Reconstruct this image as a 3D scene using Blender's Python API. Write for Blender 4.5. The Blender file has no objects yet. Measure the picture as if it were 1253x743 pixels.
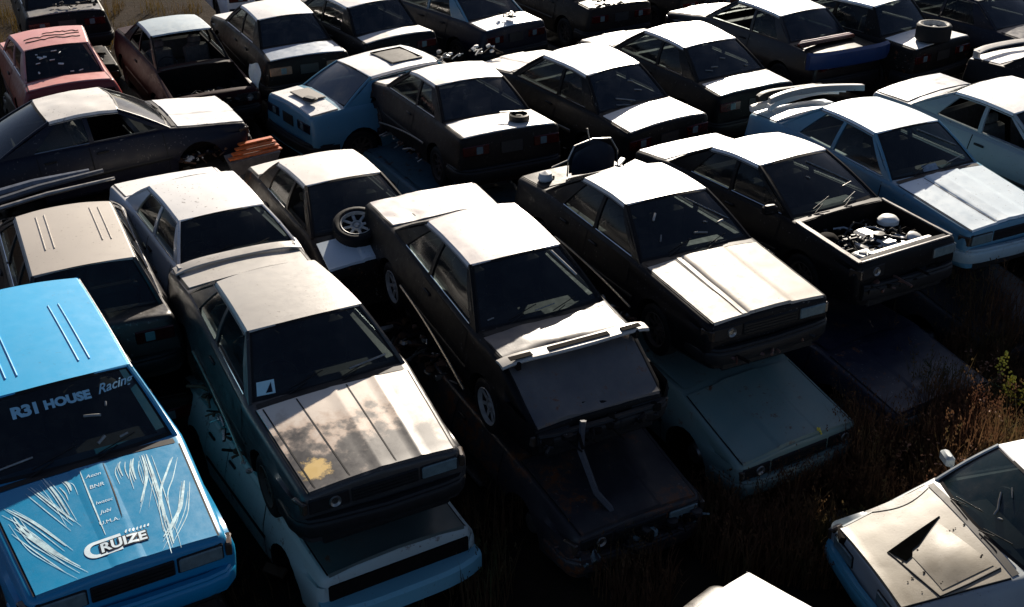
import bpy, math, random
from mathutils import Vector, Matrix, noise
PI = math.pi
D2R = math.radians
SC = bpy.context.scene
COL = SC.collection
rnd = random.Random(7)

def lerp(a, b, t): return a + (b - a) * t
def clamp(x, a=0., b=1.): return max(a, min(b, x))
def pw(x, pts):
    if x <= pts[0][0]: return pts[0][1]
    for (x0, y0), (x1, y1) in zip(pts, pts[1:]):
        if x <= x1:
            return lerp(y0, y1, (x - x0) / max(1e-9, x1 - x0))
    return pts[-1][1]

# ------------------------------------------------------------------ materials
MATS = {}
def new_mat(name):
    m = bpy.data.materials.new(name); m.use_nodes = True
    nt = m.node_tree; b = nt.nodes['Principled BSDF']
    return m, nt, b
def N(nt, t, **kw):
    n = nt.nodes.new(t)
    for k, v in kw.items(): setattr(n, k, v)
    return n
def noise_node(nt, scale, detail=4, rough=.6, vec=None):
    n = N(nt, 'ShaderNodeTexNoise'); n.inputs['Scale'].default_value = scale
    n.inputs['Detail'].default_value = detail; n.inputs['Roughness'].default_value = rough
    if vec: nt.links.new(vec, n.inputs['Vector'])
    return n
def ramp(nt, src, stops):
    r = N(nt, 'ShaderNodeValToRGB'); e = r.color_ramp.elements
    while len(e) < len(stops): e.new(.5)
    for el, (p, c) in zip(e, stops):
        el.position = p; el.color = c if len(c) == 4 else (*c, 1)
    nt.links.new(src, r.inputs[0]); return r
def g3(v): return (v, v, v, 1)

def paint(key, col, dust=.25, r0=.3, r1=.52, rust=0., dustcol=(.30, .26, .21), bump=.15, coat=0., spec=.5, chips=.7):
    if key in MATS: return MATS[key]
    m, nt, b = new_mat(key)
    tc = N(nt, 'ShaderNodeTexCoord'); oi = N(nt, 'ShaderNodeObjectInfo')
    ad = N(nt, 'ShaderNodeVectorMath', operation='ADD'); sc = N(nt, 'ShaderNodeVectorMath', operation='SCALE')
    cmb = N(nt, 'ShaderNodeCombineXYZ')
    for i in range(3): nt.links.new(oi.outputs['Random'], cmb.inputs[i])
    nt.links.new(cmb.outputs[0], sc.inputs[0]); sc.inputs['Scale'].default_value = 17
    nt.links.new(tc.outputs['Object'], ad.inputs[0]); nt.links.new(sc.outputs[0], ad.inputs[1])
    v = ad.outputs[0]
    n1 = noise_node(nt, 1.7, 6, .62, v); n2 = noise_node(nt, 9, 8, .7, v); n3 = noise_node(nt, 60, 3, .6, v)
    d1 = ramp(nt, n1.outputs[0], [(.38, g3(0)), (.72, g3(1))])
    mul = N(nt, 'ShaderNodeMath', operation='MULTIPLY'); nt.links.new(d1.outputs[0], mul.inputs[0]); nt.links.new(n2.outputs[0], mul.inputs[1])
    mu2 = N(nt, 'ShaderNodeMath', operation='MULTIPLY'); nt.links.new(mul.outputs[0], mu2.inputs[0]); mu2.inputs[1].default_value = dust * 2
    mx = N(nt, 'ShaderNodeMix', data_type='RGBA'); mx.inputs[6].default_value = (*col, 1); mx.inputs[7].default_value = (*dustcol, 1)
    nt.links.new(mu2.outputs[0], mx.inputs[0]); out = mx.outputs[2]
    if rust > 0:
        rr = ramp(nt, n2.outputs[0], [(.62 - rust * .15, g3(0)), (.68 - rust * .15, g3(1))])
        rl = ramp(nt, n1.outputs[0], [(.5, g3(0)), (.58, g3(1))])
        ml = N(nt, 'ShaderNodeMath', operation='MULTIPLY'); nt.links.new(rr.outputs[0], ml.inputs[0]); nt.links.new(rl.outputs[0], ml.inputs[1])
        m2 = N(nt, 'ShaderNodeMix', data_type='RGBA'); m2.inputs[7].default_value = (.12, .045, .02, 1)
        nt.links.new(ml.outputs[0], m2.inputs[0]); nt.links.new(out, m2.inputs[6]); out = m2.outputs[2]
    lum = sum(col) / 3; n5 = noise_node(nt, 26, 2, .5, v)
    cr = ramp(nt, n5.outputs[0], [(.665, g3(0)), (.69, g3(1))]); cl = N(nt, 'ShaderNodeMath', operation='MULTIPLY'); cl.inputs[1].default_value = chips
    ck = ramp(nt, n1.outputs[0], [(.44, g3(0)), (.62, g3(chips))]); nt.links.new(cr.outputs[0], cl.inputs[0]); nt.links.new(ck.outputs[0], cl.inputs[1]); m3 = N(nt, 'ShaderNodeMix', data_type='RGBA'); m3.inputs[7].default_value = (.16, .15, .14, 1) if lum < .06 else (.10, .07, .045, 1)
    nt.links.new(cl.outputs[0], m3.inputs[0]); nt.links.new(out, m3.inputs[6]); out = m3.outputs[2]
    nt.links.new(out, b.inputs['Base Color'])
    mr = N(nt, 'ShaderNodeMapRange'); mr.inputs[3].default_value = r0; mr.inputs[4].default_value = r1
    mr.inputs[1].default_value = .35; mr.inputs[2].default_value = .68
    nt.links.new(n2.outputs[0], mr.inputs[0]); nt.links.new(mr.outputs[0], b.inputs['Roughness'])
    if bump:
        bp = N(nt, 'ShaderNodeBump'); bp.inputs['Strength'].default_value = bump; bp.inputs['Distance'].default_value = .004
        ax = N(nt, 'ShaderNodeMath', operation='ADD'); nt.links.new(n2.outputs[0], ax.inputs[0]); nt.links.new(n3.outputs[0], ax.inputs[1])
        nt.links.new(ax.outputs[0], bp.inputs['Height']); nt.links.new(bp.outputs[0], b.inputs['Normal'])
    b.inputs['Specular IOR Level'].default_value = spec; b.inputs['Coat Weight'].default_value = coat; b.inputs['Coat Roughness'].default_value = .12
    MATS[key] = m; return m

def simple(key, col, rough=.5, metal=0., spec=.5, var=.3, scale=14):
    if key in MATS: return MATS[key]
    m, nt, b = new_mat(key)
    tc = N(nt, 'ShaderNodeTexCoord'); n = noise_node(nt, scale, 5, .65, tc.outputs['Object'])
    lo = tuple(c * (1 - var) for c in col); hi = tuple(min(1, c * (1 + var)) for c in col)
    r = ramp(nt, n.outputs[0], [(.3, lo), (.7, hi)]); nt.links.new(r.outputs[0], b.inputs['Base Color'])
    mr = N(nt, 'ShaderNodeMapRange'); mr.inputs[3].default_value = max(.02, rough - .08); mr.inputs[4].default_value = min(1, rough + .12)
    nt.links.new(n.outputs[0], mr.inputs[0]); nt.links.new(mr.outputs[0], b.inputs['Roughness'])
    b.inputs['Metallic'].default_value = metal; b.inputs['Specular IOR Level'].default_value = spec
    MATS[key] = m; return m

def glass_mat(key, tint=(.010, .014, .020), clear=.30, rough=.05, dust=.05):
    if key in MATS: return MATS[key]
    m, nt, b = new_mat(key)
    tc = N(nt, 'ShaderNodeTexCoord'); n = noise_node(nt, 3, 7, .7, tc.outputs['Object'])
    mx = N(nt, 'ShaderNodeMix', data_type='RGBA'); mx.inputs[6].default_value = (*tint, 1); mx.inputs[7].default_value = (.25, .22, .19, 1)
    r = ramp(nt, n.outputs[0], [(.45, g3(0)), (.8, g3(dust * 3))]); nt.links.new(r.outputs[0], mx.inputs[0])
    nt.links.new(mx.outputs[2], b.inputs['Base Color']); b.inputs['Roughness'].default_value = rough
    mr = N(nt, 'ShaderNodeMapRange'); mr.inputs[3].default_value = rough; mr.inputs[4].default_value = rough + .12
    nt.links.new(n.outputs[0], mr.inputs[0]); nt.links.new(mr.outputs[0], b.inputs['Roughness'])
    tr = N(nt, 'ShaderNodeBsdfTransparent'); tr.inputs[0].default_value = (.55, .62, .62, 1)
    ms = N(nt, 'ShaderNodeMixShader'); ms.inputs[0].default_value = 1 - clear
    nt.links.new(tr.outputs[0], ms.inputs[1]); nt.links.new(b.outputs[0], ms.inputs[2])
    nt.links.new(ms.outputs[0], nt.nodes['Material Output'].inputs['Surface'])
    MATS[key] = m; return m

RUB = lambda: simple('black_rubber', (.010, .010, .011), .65, spec=.2)
PLA = lambda: simple('dark_plastic', (.012, .012, .013), .5, spec=.25)
UND = lambda: simple('underbody_dark', (.010, .008, .007), .9, spec=.06)
STE = lambda: simple('worn_steel', (.32, .31, .29), .38, .8)
ALU = lambda: simple('cast_aluminium', (.42, .42, .41), .36, .85)
SEAT = lambda: simple('seat_cloth', (.10, .09, .08), .95)
CHR = lambda: simple('chrome_trim', (.6, .6, .6), .15, 1., var=.05)
LAMP = lambda: simple('lamp_glass', (.13, .18, .19), .1, var=.2)
RED = lambda: simple('red_lens', (.05, .004, .004), .2)
ORA = lambda: simple('smoked_lens', (.05, .035, .025), .2)
GLS = lambda: glass_mat('window_glass')
GLD = lambda: glass_mat('dusty_window_glass', (.012, .018, .028), .18, .12, .12)
PAPER = lambda: simple('pale_paper', (.5, .68, .72), .6, var=.06)
WHI = lambda: simple('white_plastic', (.75, .74, .70), .4, var=.08)

# ------------------------------------------------------------------ mesh builder
class MB:
    def __init__(s): s.v = []; s.f = []; s.m = []; s.flat = set()
    def add(s, vs, fs, mi=0):
        o = len(s.v); s.v += [tuple(p) for p in vs]
        for f in fs: s.f.append(tuple(i + o for i in f)); s.m.append(mi)
    def grid(s, fn, us, vs, mi=0):
        o = len(s.v); nu, nv = len(us), len(vs)
        for v in vs:
            for u in us: s.v.append(tuple(fn(u, v)))
        for j in range(nv - 1):
            for i in range(nu - 1):
                a = o + j * nu + i; s.f.append((a, a + 1, a + nu + 1, a + nu)); s.m.append(mi)
    def box(s, c, d, rot=None, mi=0, bev=0.):
        x, y, z = d[0] / 2, d[1] / 2, d[2] / 2
        if bev <= 0:
            P = [Vector((a * x, b * y, e * z)) for a in (-1, 1) for b in (-1, 1) for e in (-1, 1)]
            F = [(0, 1, 3, 2), (4, 6, 7, 5), (0, 4, 5, 1), (2, 3, 7, 6), (0, 2, 6, 4), (1, 5, 7, 3)]
        else:
            b = min(bev, x * .9, y * .9, z * .9); P = []; F = []
            rings = []
            for (zz, ins) in ((-z, b), (-z + b, 0), (z - b, 0), (z, b)):
                X, Y = x - ins, y - ins; r = []
                for (sx, sy) in ((1, 1), (-1, 1), (-1, -1), (1, -1)):
                    pts = [(sx * X, sy * (Y - b * .7)), (sx * (X - b * .7), sy * Y)]
                    if sx * sy < 0: pts.reverse()
                    for p in pts: r.append(len(P)); P.append(Vector((p[0], p[1], zz)))
                rings.append(r)
            n = 8
            for a, c2 in zip(rings, rings[1:]):
                for i in range(n): F.append((a[i], a[(i + 1) % n], c2[(i + 1) % n], c2[i]))
            F.append(tuple(reversed(rings[0]))); F.append(tuple(rings[-1]))
        R = rot if rot is not None else Matrix.Identity(3)
        s.add([R @ p + Vector(c) for p in P], F, mi)
    def tube(s, pts, r, n=6, mi=0, caps=True):
        pts = [Vector(p) for p in pts]; rings = []; rr = r if isinstance(r, (list, tuple)) else [r] * len(pts)
        P = []; F = []; up = Vector((0, 0, 1))
        for i, p in enumerate(pts):
            t = (pts[min(i + 1, len(pts) - 1)] - pts[max(i - 1, 0)])
            t = t.normalized() if t.length > 1e-9 else Vector((1, 0, 0))
            a = t.cross(up)
            if a.length < .1: a = t.cross(Vector((0, 1, 0)))
            a.normalize(); b = a.cross(t)
            for k in range(n):
                w = 2 * PI * k / n; P.append(p + (a * math.cos(w) + b * math.sin(w)) * rr[i])
        for i in range(len(pts) - 1):
            for k in range(n):
                F.append((i * n + k, i * n + (k + 1) % n, (i + 1) * n + (k + 1) % n, (i + 1) * n + k))
        if caps: F.append(tuple(range(n - 1, -1, -1))); F.append(tuple((len(pts) - 1) * n + k for k in range(n)))
        s.add(P, F, mi)
    def lathe(s, prof, n=20, M=None, mi=0, close=False, caps=True):
        # prof: (radius, height along local z)
        P = []; F = []; M = M or Matrix.Identity(4)
        for (r, h) in prof:
            for k in range(n):
                w = 2 * PI * k / n; P.append(M @ Vector((r * math.cos(w), r * math.sin(w), h)))
        m = len(prof)
        for i in range(m - 1 if not close else m):
            j = (i + 1) % m
            for k in range(n): F.append((i * n + k, i * n + (k + 1) % n, j * n + (k + 1) % n, j * n + k))
        if not close and caps:
            if prof[0][0] > 1e-6: F.append(tuple(range(n - 1, -1, -1)))
            if prof[-1][0] > 1e-6: F.append(tuple((m - 1) * n + k for k in range(n)))
        s.add(P, F, mi)
    def sweep(s, path, sec, mi=0, caps=True):
        """path: list of (pos, outward, up); sec: list of (o,u) closed"""
        P = []; F = []; n = len(sec)
        for (p, o, u) in path:
            for (a, b) in sec: P.append(Vector(p) + Vector(o) * a + Vector(u) * b)
        for i in range(len(path) - 1):
            for k in range(n): F.append((i * n + k, (i + 1) * n + k, (i + 1) * n + (k + 1) % n, i * n + (k + 1) % n))
        if caps: F.append(tuple(range(n))); F.append(tuple((len(path) - 1) * n + k for k in range(n - 1, -1, -1)))
        s.add(P, F, mi)
    def quad_slab(s, q, th, mi=0):
        q = [Vector(p) for p in q]; nrm = (q[1] - q[0]).cross(q[3] - q[0]).normalized() * th
        P = q + [p - nrm for p in q]
        s.add(P, [(0, 1, 2, 3), (7, 6, 5, 4), (0, 4, 5, 1), (1, 5, 6, 2), (2, 6, 7, 3), (3, 7, 4, 0)], mi)
    def mesh(s, name, mats, smooth=35):
        me = bpy.data.meshes.new(name); me.from_pydata(s.v, [], s.f)
        for m in mats: me.materials.append(m)
        me.polygons.foreach_set('material_index', s.m)
        me.validate(); 
        if smooth:
            me.polygons.foreach_set('use_smooth', [True] * len(me.polygons))
            me.set_sharp_from_angle(angle=D2R(smooth))
        me.update(); return me
    def build(s, name, mats, parent=None, smooth=35, fix=True):
        if not isinstance(mats, (list, tuple)): mats = [mats]
        me = s.mesh(name, mats, smooth)
        if fix: fixn(me)
        return link(name, me, parent)

import bmesh
def fixn(me):
    bm = bmesh.new(); bm.from_mesh(me); bmesh.ops.recalc_face_normals(bm, faces=bm.faces); bm.to_mesh(me); bm.free()
def link(name, me, parent=None):
    o = bpy.data.objects.new(name, me); COL.objects.link(o)
    if parent is not None: o.parent = parent
    return o
def empty(name, loc=(0, 0, 0), rz=0.):
    o = bpy.data.objects.new(name, None); o.location = loc; o.rotation_euler = (0, 0, rz); COL.objects.link(o); return o
def tag(o, label=None, cat=None, group=None, kind=None):
    if label: o['label'] = label
    if cat: o['category'] = cat
    if group: o['group'] = group
    if kind: o['kind'] = kind
    return o
def copy_tree(o, parent=None):
    c = o.copy(); COL.objects.link(c)
    if parent: c.parent = parent
    for ch in list(o.children): copy_tree(ch, c)
    return c
def frange(a, b, n): return [lerp(a, b, i / n) for i in range(n + 1)]

# ------------------------------------------------------------------ shared car pieces
def tyre_mesh():
    b = MB(); M = Matrix.Rotation(PI / 2, 4, 'X')
    b.lathe([(.195, -.075), (.235, -.092), (.275, -.088), (.298, -.07), (.302, 0), (.298, .07), (.275, .088), (.235, .092), (.195, .075)], 28, M, 0, True)
    return b.mesh('tyre', [RUB()])
def rim_mesh(mat, holes=8):
    b = MB(); M = Matrix.Rotation(PI / 2, 4, 'X')
    b.lathe([(.203, .085), (.198, .09), (.190, .085), (.182, .045)], 28, M, 0, False, False)
    b.lathe([(.182, .045), (.168, .018), (.10, .018), (.075, .03)], 28, M, 1, False, False)
    b.lathe([(.085, .03), (.075, .052), (.060, .05), (.055, .03), (.035, .03), (.03, .06), (.0, .062)], 24, M, 0, False, False)
    for k in range(holes):
        w = 2 * PI * (k + .5) / holes
        R = Matrix.Rotation(-w, 3, 'Y'); b.box((math.cos(w) * .13, -.040, math.sin(w) * .13), (.115, .016, .040 if holes > 7 else .055), R, 0, .005)
    b.lathe([(.20, -.08), (.19, .0), (.15, .0)], 28, M, 0, False, False)
    return b.mesh('rim', [mat, RUB()])
TYRE = tyre_mesh(); RIMS = {'steel': rim_mesh(simple('pale_rim', (.42, .42, .40), .45, .0)), 'dark': rim_mesh(simple('rusty_rim', (.07, .05, .04), .7, .3), 10)}
def seat_mesh():
    b = MB()
    b.box((0, 0, .12), (.5, .48, .16), None, 0, .05)
    b.box((-.26, 0, .42), (.14, .46, .52), Matrix.Rotation(-.22, 3, 'Y'), 0, .05)
    b.box((-.34, 0, .74), (.09, .24, .16), Matrix.Rotation(-.22, 3, 'Y'), 0, .035)
    return b.mesh('seat', [SEAT()])
SEATM = seat_mesh()
def steering_mesh():
    b = MB(); R = Matrix.Rotation(D2R(62), 3, 'Y')
    ring = [R @ Vector((.19 * math.cos(w), .19 * math.sin(w), 0)) for w in frange(0, 2 * PI, 22)]
    b.tube(ring, .013, 6); b.box((0, 0, 0), (.06, .36, .02), R); b.box((0, 0, 0), (.12, .1, .04), R, 0, .01)
    return b.mesh('steering_wheel', [PLA()])
STEER = steering_mesh()

BASE = dict(hx=2.15, hw=.74, hz=.74, cx=.95, cw=.70, cz=.93, fx=.25, fw=.55, fz=1.36, rx=-.85, rw=.54, rz=1.35,
            bx=-1.45, bw=.66, bz=.96, tx=-2.15, tw=.72, tz=.92)

class Car:
    def __init__(s, dims, **o):
        s.__dict__.update(BASE); s.__dict__.update(dims)
        s.ym0 = o.get('ym', .84); s.taper = o.get('taper', .05); s.seed = o.get('seed', 0); s.o = o; s.rd = o.get('rd', (s.seed * 7 % 5) / 5.); s.knee = o.get('knee')
        s.dent = o.get('dent', .006)
    # --- body surface functions
    def zt(s, x):
        return pw(x, [(s.tx, s.tz), (s.bx, s.bz), (s.cx, s.cz)] + ([s.knee] if s.knee else []) + [(s.hx, s.hz)])
    def yt(s, x):
        return pw(x, [(s.tx, s.tw), (s.bx, s.bw + .05), (s.cx, s.cw + .05), (s.hx, s.hw)])
    def ym(s, x):
        a = clamp((x - 1.2) / 1.0); b = clamp((-1.3 - x) / .9)
        return max(s.ym0 - s.taper * a * a - .04 * b * b, s.yt(x) + .035)
    def crown(s, x, y):
        u = clamp(abs(y) / max(.1, s.yt(x)))
        return (.022 + .026 * s.rd) * (1 - u * u)
    def nz(s, x, y, k=1.):
        return s.dent * k * noise.noise(Vector((x * 2.1 + s.seed * 7.3, y * 2.6, s.seed * 3.1))) + s.dent * .5 * k * noise.noise(Vector((x * 6 + s.seed, y * 7, 4.)))
    def top(s, x, y): return s.zt(x) + s.crown(x, y) + s.nz(x, y)
    def section(s, x, dz=0., din=0.):
        e = clamp((abs(x) - 1.5) / .7); zb = .19 + .05 * e; ym = s.ym(x) - din; yt = s.yt(x) - din; zt = s.zt(x) - dz
        return [(0, zb), (ym - .2, zb), (ym - .06, zb + .015), (ym - .012, zb + .07), (ym, .42), (ym + .006, .52), (ym + .004, .60), (ym - .01, .66),
                (lerp(ym, yt, .55 - .1 * s.rd), zt - .11 - .02 * s.rd), (yt + .028 + .008 * s.rd, zt - .045 - .022 * s.rd), (yt + .014 + .004 * s.rd, zt - .016 - .008 * s.rd), (yt - .008, zt - .002), (yt - .05, zt + .002), (yt * .6, zt + s.crown(x, yt * .6)), (0, zt + s.crown(x, 0))]
    def side(s, x, z):
        sec = s.section(x)[3:12]
        return pw(z, [(b, a) for a, b in sec])
    def body(s, root, paintm, cabin=True, bay=False, rear_bay=False, arches=True):
        xs = [s.tx - .05, s.tx - .035, s.tx - .01, s.tx + .02] + frange(s.tx + .12, s.hx - .12, 34) + [s.hx - .02, s.hx + .01, s.hx + .035, s.hx + .05]
        n = len(xs); b = MB(); rings = []
        for i, x in enumerate(xs):
            k = min(i, n - 1 - i); dz, din = [(.05, .05), (.02, .03), (.005, .01), (0, 0)][k] if k < 4 else (0, 0)
            h = s.section(x, dz, din)
            pts = [(x, y, z + (s.nz(x, y, .5) if j > 8 else 0)) for j, (y, z) in enumerate(h)] + [(x, -y, z + (s.nz(x, -y, .5) if j + 0 < 5 else 0)) for j, (y, z) in enumerate(reversed(h[1:-1]))]
            rings.append(len(b.v)); b.v += pts
        m = len(pts)
        for i in range(n - 1):
            for k in range(m): b.f.append((rings[i] + k, rings[i + 1] + k, rings[i + 1] + (k + 1) % m, rings[i] + (k + 1) % m)); b.m.append(0)
        b.f.append(tuple(rings[0] + k for k in range(m))); b.m.append(0)
        b.f.append(tuple(rings[-1] + k for k in range(m - 1, -1, -1))); b.m.append(0)
        me = b.mesh('car_body', [paintm, UND()]); fixn(me)
        c = MB(); used = False
        if arches:
            for ax in (s.ax_f(), s.ax_r()):
                for sg in (-1, 1):
                    M = Matrix.Translation((ax, sg * .52, .30)) @ Matrix.Rotation(-sg * PI / 2, 4, 'X')
                    c.lathe([(.36, 0), (.36, .6)], 22, M, 1)
        if cabin:
            hw = min(s.bw, s.cw) - .02
            c.box(((s.bx + s.cx) / 2, 0, .85), (s.cx - s.bx - .14, hw * 2, 1.0), None, 1)
        if bay: c.box(((s.cx + .14 + s.hx - .08) / 2, 0, .80), (s.hx - .08 - s.cx - .14, 2 * (s.hw - .07), .9), None, 1)
        if rear_bay: c.box(((s.tx + .1 + s.bx - .12) / 2, 0, .85), (s.bx - .12 - s.tx - .1, 2 * (s.tw - .08), .9), None, 1)
        if c.v:
            cm = c.mesh('cut', [paintm, UND()], smooth=0); fixn(cm)
            oa = bpy.data.objects.new('tmp_a', me); ob = bpy.data.objects.new('tmp_b', cm); COL.objects.link(oa); COL.objects.link(ob)
            md = oa.modifiers.new('b', 'BOOLEAN'); md.operation = 'DIFFERENCE'; md.object = ob; md.solver = 'EXACT'
            dg = bpy.context.evaluated_depsgraph_get(); r = bpy.data.meshes.new_from_object(oa.evaluated_get(dg))
            bpy.data.objects.remove(oa); bpy.data.objects.remove(ob); r.set_sharp_from_angle(angle=D2R(32)); r.name = 'car_body'; me = r
        return link('body', me, root)
    def ax_f(s): return 1.32
    def ax_r(s): return max(-1.33, s.tx + .72)
    # --- skins laid on the body
    def skin_top(s, x0, x1, inset, mat, name, root, off=.010, ribs=(), step=None, warp=0., grooves=(), sh=.016):
        b = MB()
        def yl(x): return s.yt(x) - inset
        xs = frange(x0, x1, 22); us = sorted(set(frange(-1, 1, 20) + [q for r in ribs for q in (r - .02, r + .02)] + ([-step - .02, -step + .02, step - .02, step + .02] if step else [])))
        def fn(u, x, o=off):
            y = u * yl(x); z = s.top(x, y) + o
            if step: z += sh * clamp((step + .02 - abs(u)) / .04)
            for r in ribs:
                if abs(u - r) < .03: z += .006
            z += warp * max(0, (x - x0) / (x1 - x0)) ** 2
            return (x, y, z)
        b.grid(lambda u, v: fn(u, v), us, xs, 0)
        # folded edges (front, back, sides)
        b.grid(lambda u, v: (lambda p: (p[0] - .006 * v, p[1], p[2] - .025 * v))(fn(u, x0)), us, [0, 1], 0)
        b.grid(lambda u, v: (lambda p: (p[0] + .010 * v, p[1], p[2] - .035 * v))(fn(u, x1)), us, [0, 1], 0)
        for sg in (-1, 1):
            b.grid(lambda u, v: (lambda p: (p[0], p[1] + sg * .006 * v, p[2] - .02 * v))(fn(sg, u)), xs, [0, 1], 0)
        for (g0, g1) in grooves:
            b.grid(lambda k, x: (lambda p: (p[0], p[1], p[2] + .0025))(fn(lerp(g0, g1, (x - x0) / (x1 - x0)) + k, x)), [-.009, .009], frange(x0 + .02, x1 - .02, 22), 1)
        # dark shut line under the edge
        e = .016
        for sg in (-1, 1):
            b.grid(lambda x, v: (x, sg * (yl(x) + .002 + v * e), s.top(x, sg * (yl(x) + v * e)) + .0035), xs, [0, 1], 1)
        return b.build(name, [mat, RUB()], root)
    def windshield_pt(s, u, v, off=0., bow=.075):
        y = u * lerp(s.cw, s.fw, v); q = 1 - u * u
        x = lerp(s.cx, s.fx, v) + bow * q * (1 - .35 * v); z = lerp(s.cz, s.fz, v) + .03 * q * v + .018 * math.sin(PI * v) + .012 * q
        L = math.hypot(s.cx - s.fx, s.fz - s.cz); nx, nz = (s.fz - s.cz) / L, (s.cx - s.fx) / L
        return Vector((x + nx * off, y, z + nz * off))
    def rearglass_pt(s, u, v, off=0., bow=.05):
        y = u * lerp(s.bw, s.rw, v); q = 1 - u * u
        x = lerp(s.bx, s.rx, v) - bow * q * (1 - .35 * v); z = lerp(s.bz, s.rz, v) + .03 * q * v + .015 * math.sin(PI * v) + .012 * q
        L = math.hypot(s.rx - s.bx, s.rz - s.bz); nx, nz = (s.rz - s.bz) / L, (s.rx - s.bx) / L
        return Vector((x - nx * off, y, z + nz * off))
    def roof_pt(s, u, v, off=0.):
        w = lerp(s.rw, s.fw, v) + .012; q = 1 - u * u
        x = lerp(s.rx, s.fx, v) + .049 * q * v - .033 * q * (1 - v)
        z = lerp(s.rz, s.fz, v) + .03 * q + .022 * math.sin(PI * v) + s.nz(x, u * w, s.o.get('roofdent', 1.)) + off
        return Vector((x, u * w, z))
    def roof(s, root, mat, ribs=False, sun=False):
        b = MB(); us = frange(-1, 1, 16); vs = frange(0, 1, 16)
        b.grid(lambda u, v: s.roof_pt(u, v, .012), us, vs)
        for sg in (-1, 1):
            b.grid(lambda v, k: s.roof_pt(sg, v, .012) + Vector((0, sg * (.016, .016, .026, .024)[k] * (0 if k == 0 and False else 1) if k else 0, (0, -.012, -.035, -.055)[k])), vs, [0, 1, 2, 3])
        for (v, sg) in ((0, -1), (1, 1)):
            b.grid(lambda u, k: s.roof_pt(u, v, .012) + Vector((sg * (0, .012, .014)[k], 0, (0, -.008, -.025)[k])), us, [0, 1, 2])
        if ribs:
            for y in ribs:
                pts = [s.roof_pt(y / lerp(s.rw, s.fw, v), v, .016) for v in frange(.3, .88, 8)]
                b.tube(pts, .007, 5)
        mats = [mat]
        if sun:
            mats.append(RUB())
            a = [s.roof_pt(u, v, .03) for (u, v) in ((-.62, .42), (.62, .42), (.62, .86), (-.62, .86), (-.62, .42))]
            b.tube(a, .016, 5, 1)
            b.grid(lambda u, v: s.roof_pt(u, v, .02), frange(-.6, .6, 6), frange(.44, .84, 4), 1)
        return b.build('roof', mats, root)
    # side greenhouse surface
    def sp(s, x, t, sg, off=0.):
        """x measured along bottom (t=0) -> caller interpolates"""
        raise NotImplementedError
    def spt(s, xb, xt, t, sg, off=0.):
        yb = lerp(s.bw, s.cw, clamp((xb - s.bx) / (s.cx - s.bx))) + .03
        w = clamp((xt - s.rx) / (s.fx - s.rx)); yr = lerp(s.rw, s.fw, w) + .022
        zb = s.zt(xb) - .004; zr = lerp(s.rz, s.fz, w) - .025 + .022 * math.sin(PI * w)
        y = lerp(yb, yr, t) + .018 * math.sin(PI * t) + off
        return Vector((lerp(xb, xt, t), sg * y, lerp(zb, zr, t)))
    def greenhouse(s, root, mat, wins, glassm, skip=(), cmat=None, chrome=True, pillar=None):
        """wins: list of (xb_rear, xb_front, xt_rear, xt_front) openings from front to rear"""
        pm = pillar or mat
        TOP, BOT = .93, .05; g = None
        for sg in (-1, 1):
            b = MB(); segs = []; pf = (s.cx, s.fx)
            for (br, bf, tr, tf) in wins:
                segs.append((bf, tf, pf[0], pf[1])); pf = (br, tr)
            segs.append((s.bx, s.rx, pf[0], pf[1]))
            for (b0, t0, b1, t1) in segs:   # pillars
                for k in range(4):
                    q = [s.spt(b0, t0, k / 4, sg), s.spt(b1, t1, k / 4, sg), s.spt(b1, t1, (k + 1) / 4, sg), s.spt(b0, t0, (k + 1) / 4, sg)]
                    b.quad_slab(q if sg > 0 else q[::-1], -.03)
            for (br, bf, tr, tf) in wins:
                for (ta, tb) in ((0, BOT), (TOP, 1)):
                    m = 4
                    for k in range(m):
                        xa0, xb0 = lerp(br, bf, k / m), lerp(br, bf, (k + 1) / m); xa1, xb1 = lerp(tr, tf, k / m), lerp(tr, tf, (k + 1) / m)
                        q = [s.spt(xa0, xa1, ta, sg), s.spt(xb0, xb1, ta, sg), s.spt(xb0, xb1, tb, sg), s.spt(xa0, xa1, tb, sg)]
                        b.quad_slab(q if sg > 0 else q[::-1], -.03)
            b.tube([s.windshield_pt(sg * 1.0, v, -.004) + Vector((0, sg * .012, 0)) for v in (-.03, .25, .5, .75, 1.0)], .024, 6)
            b.tube([s.rearglass_pt(sg * 1.0, v, -.004) + Vector((0, sg * .012, 0)) for v in (-.03, .25, .5, .75, 1.0)], .024, 6)
            g = b.build('cabin_frame', pm, root)
        for sg in (-1, 1):
            for i, (br, bf, tr, tf) in enumerate(wins):
                if (sg, i) in skip: continue
                gb = MB(); gb.grid(lambda u, t: s.spt(lerp(br, bf, u), lerp(tr, tf, u), t, sg, -.014), frange(0, 1, 4), frange(.03, .95, 4))
                gb.build('side_window', glassm, root)
                if chrome:
                    cb = MB(); cb.tube([s.spt(lerp(br, bf, u), lerp(tr, tf, u), .04, sg, .006) for u in (0, .5, 1)], .007, 5); cb.build('window_trim', chrome if chrome is not True else CHR(), root)
        return g
    def drip_rail(s, root, mat):
        for sg in (-1, 1):
            b = MB(); b.tube([s.roof_pt(sg, v, -.028) + Vector((0, sg * .030, 0)) for v in frange(-.02, 1.0, 12)], .008, 5); b.build('drip_rail', mat, root)
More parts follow.
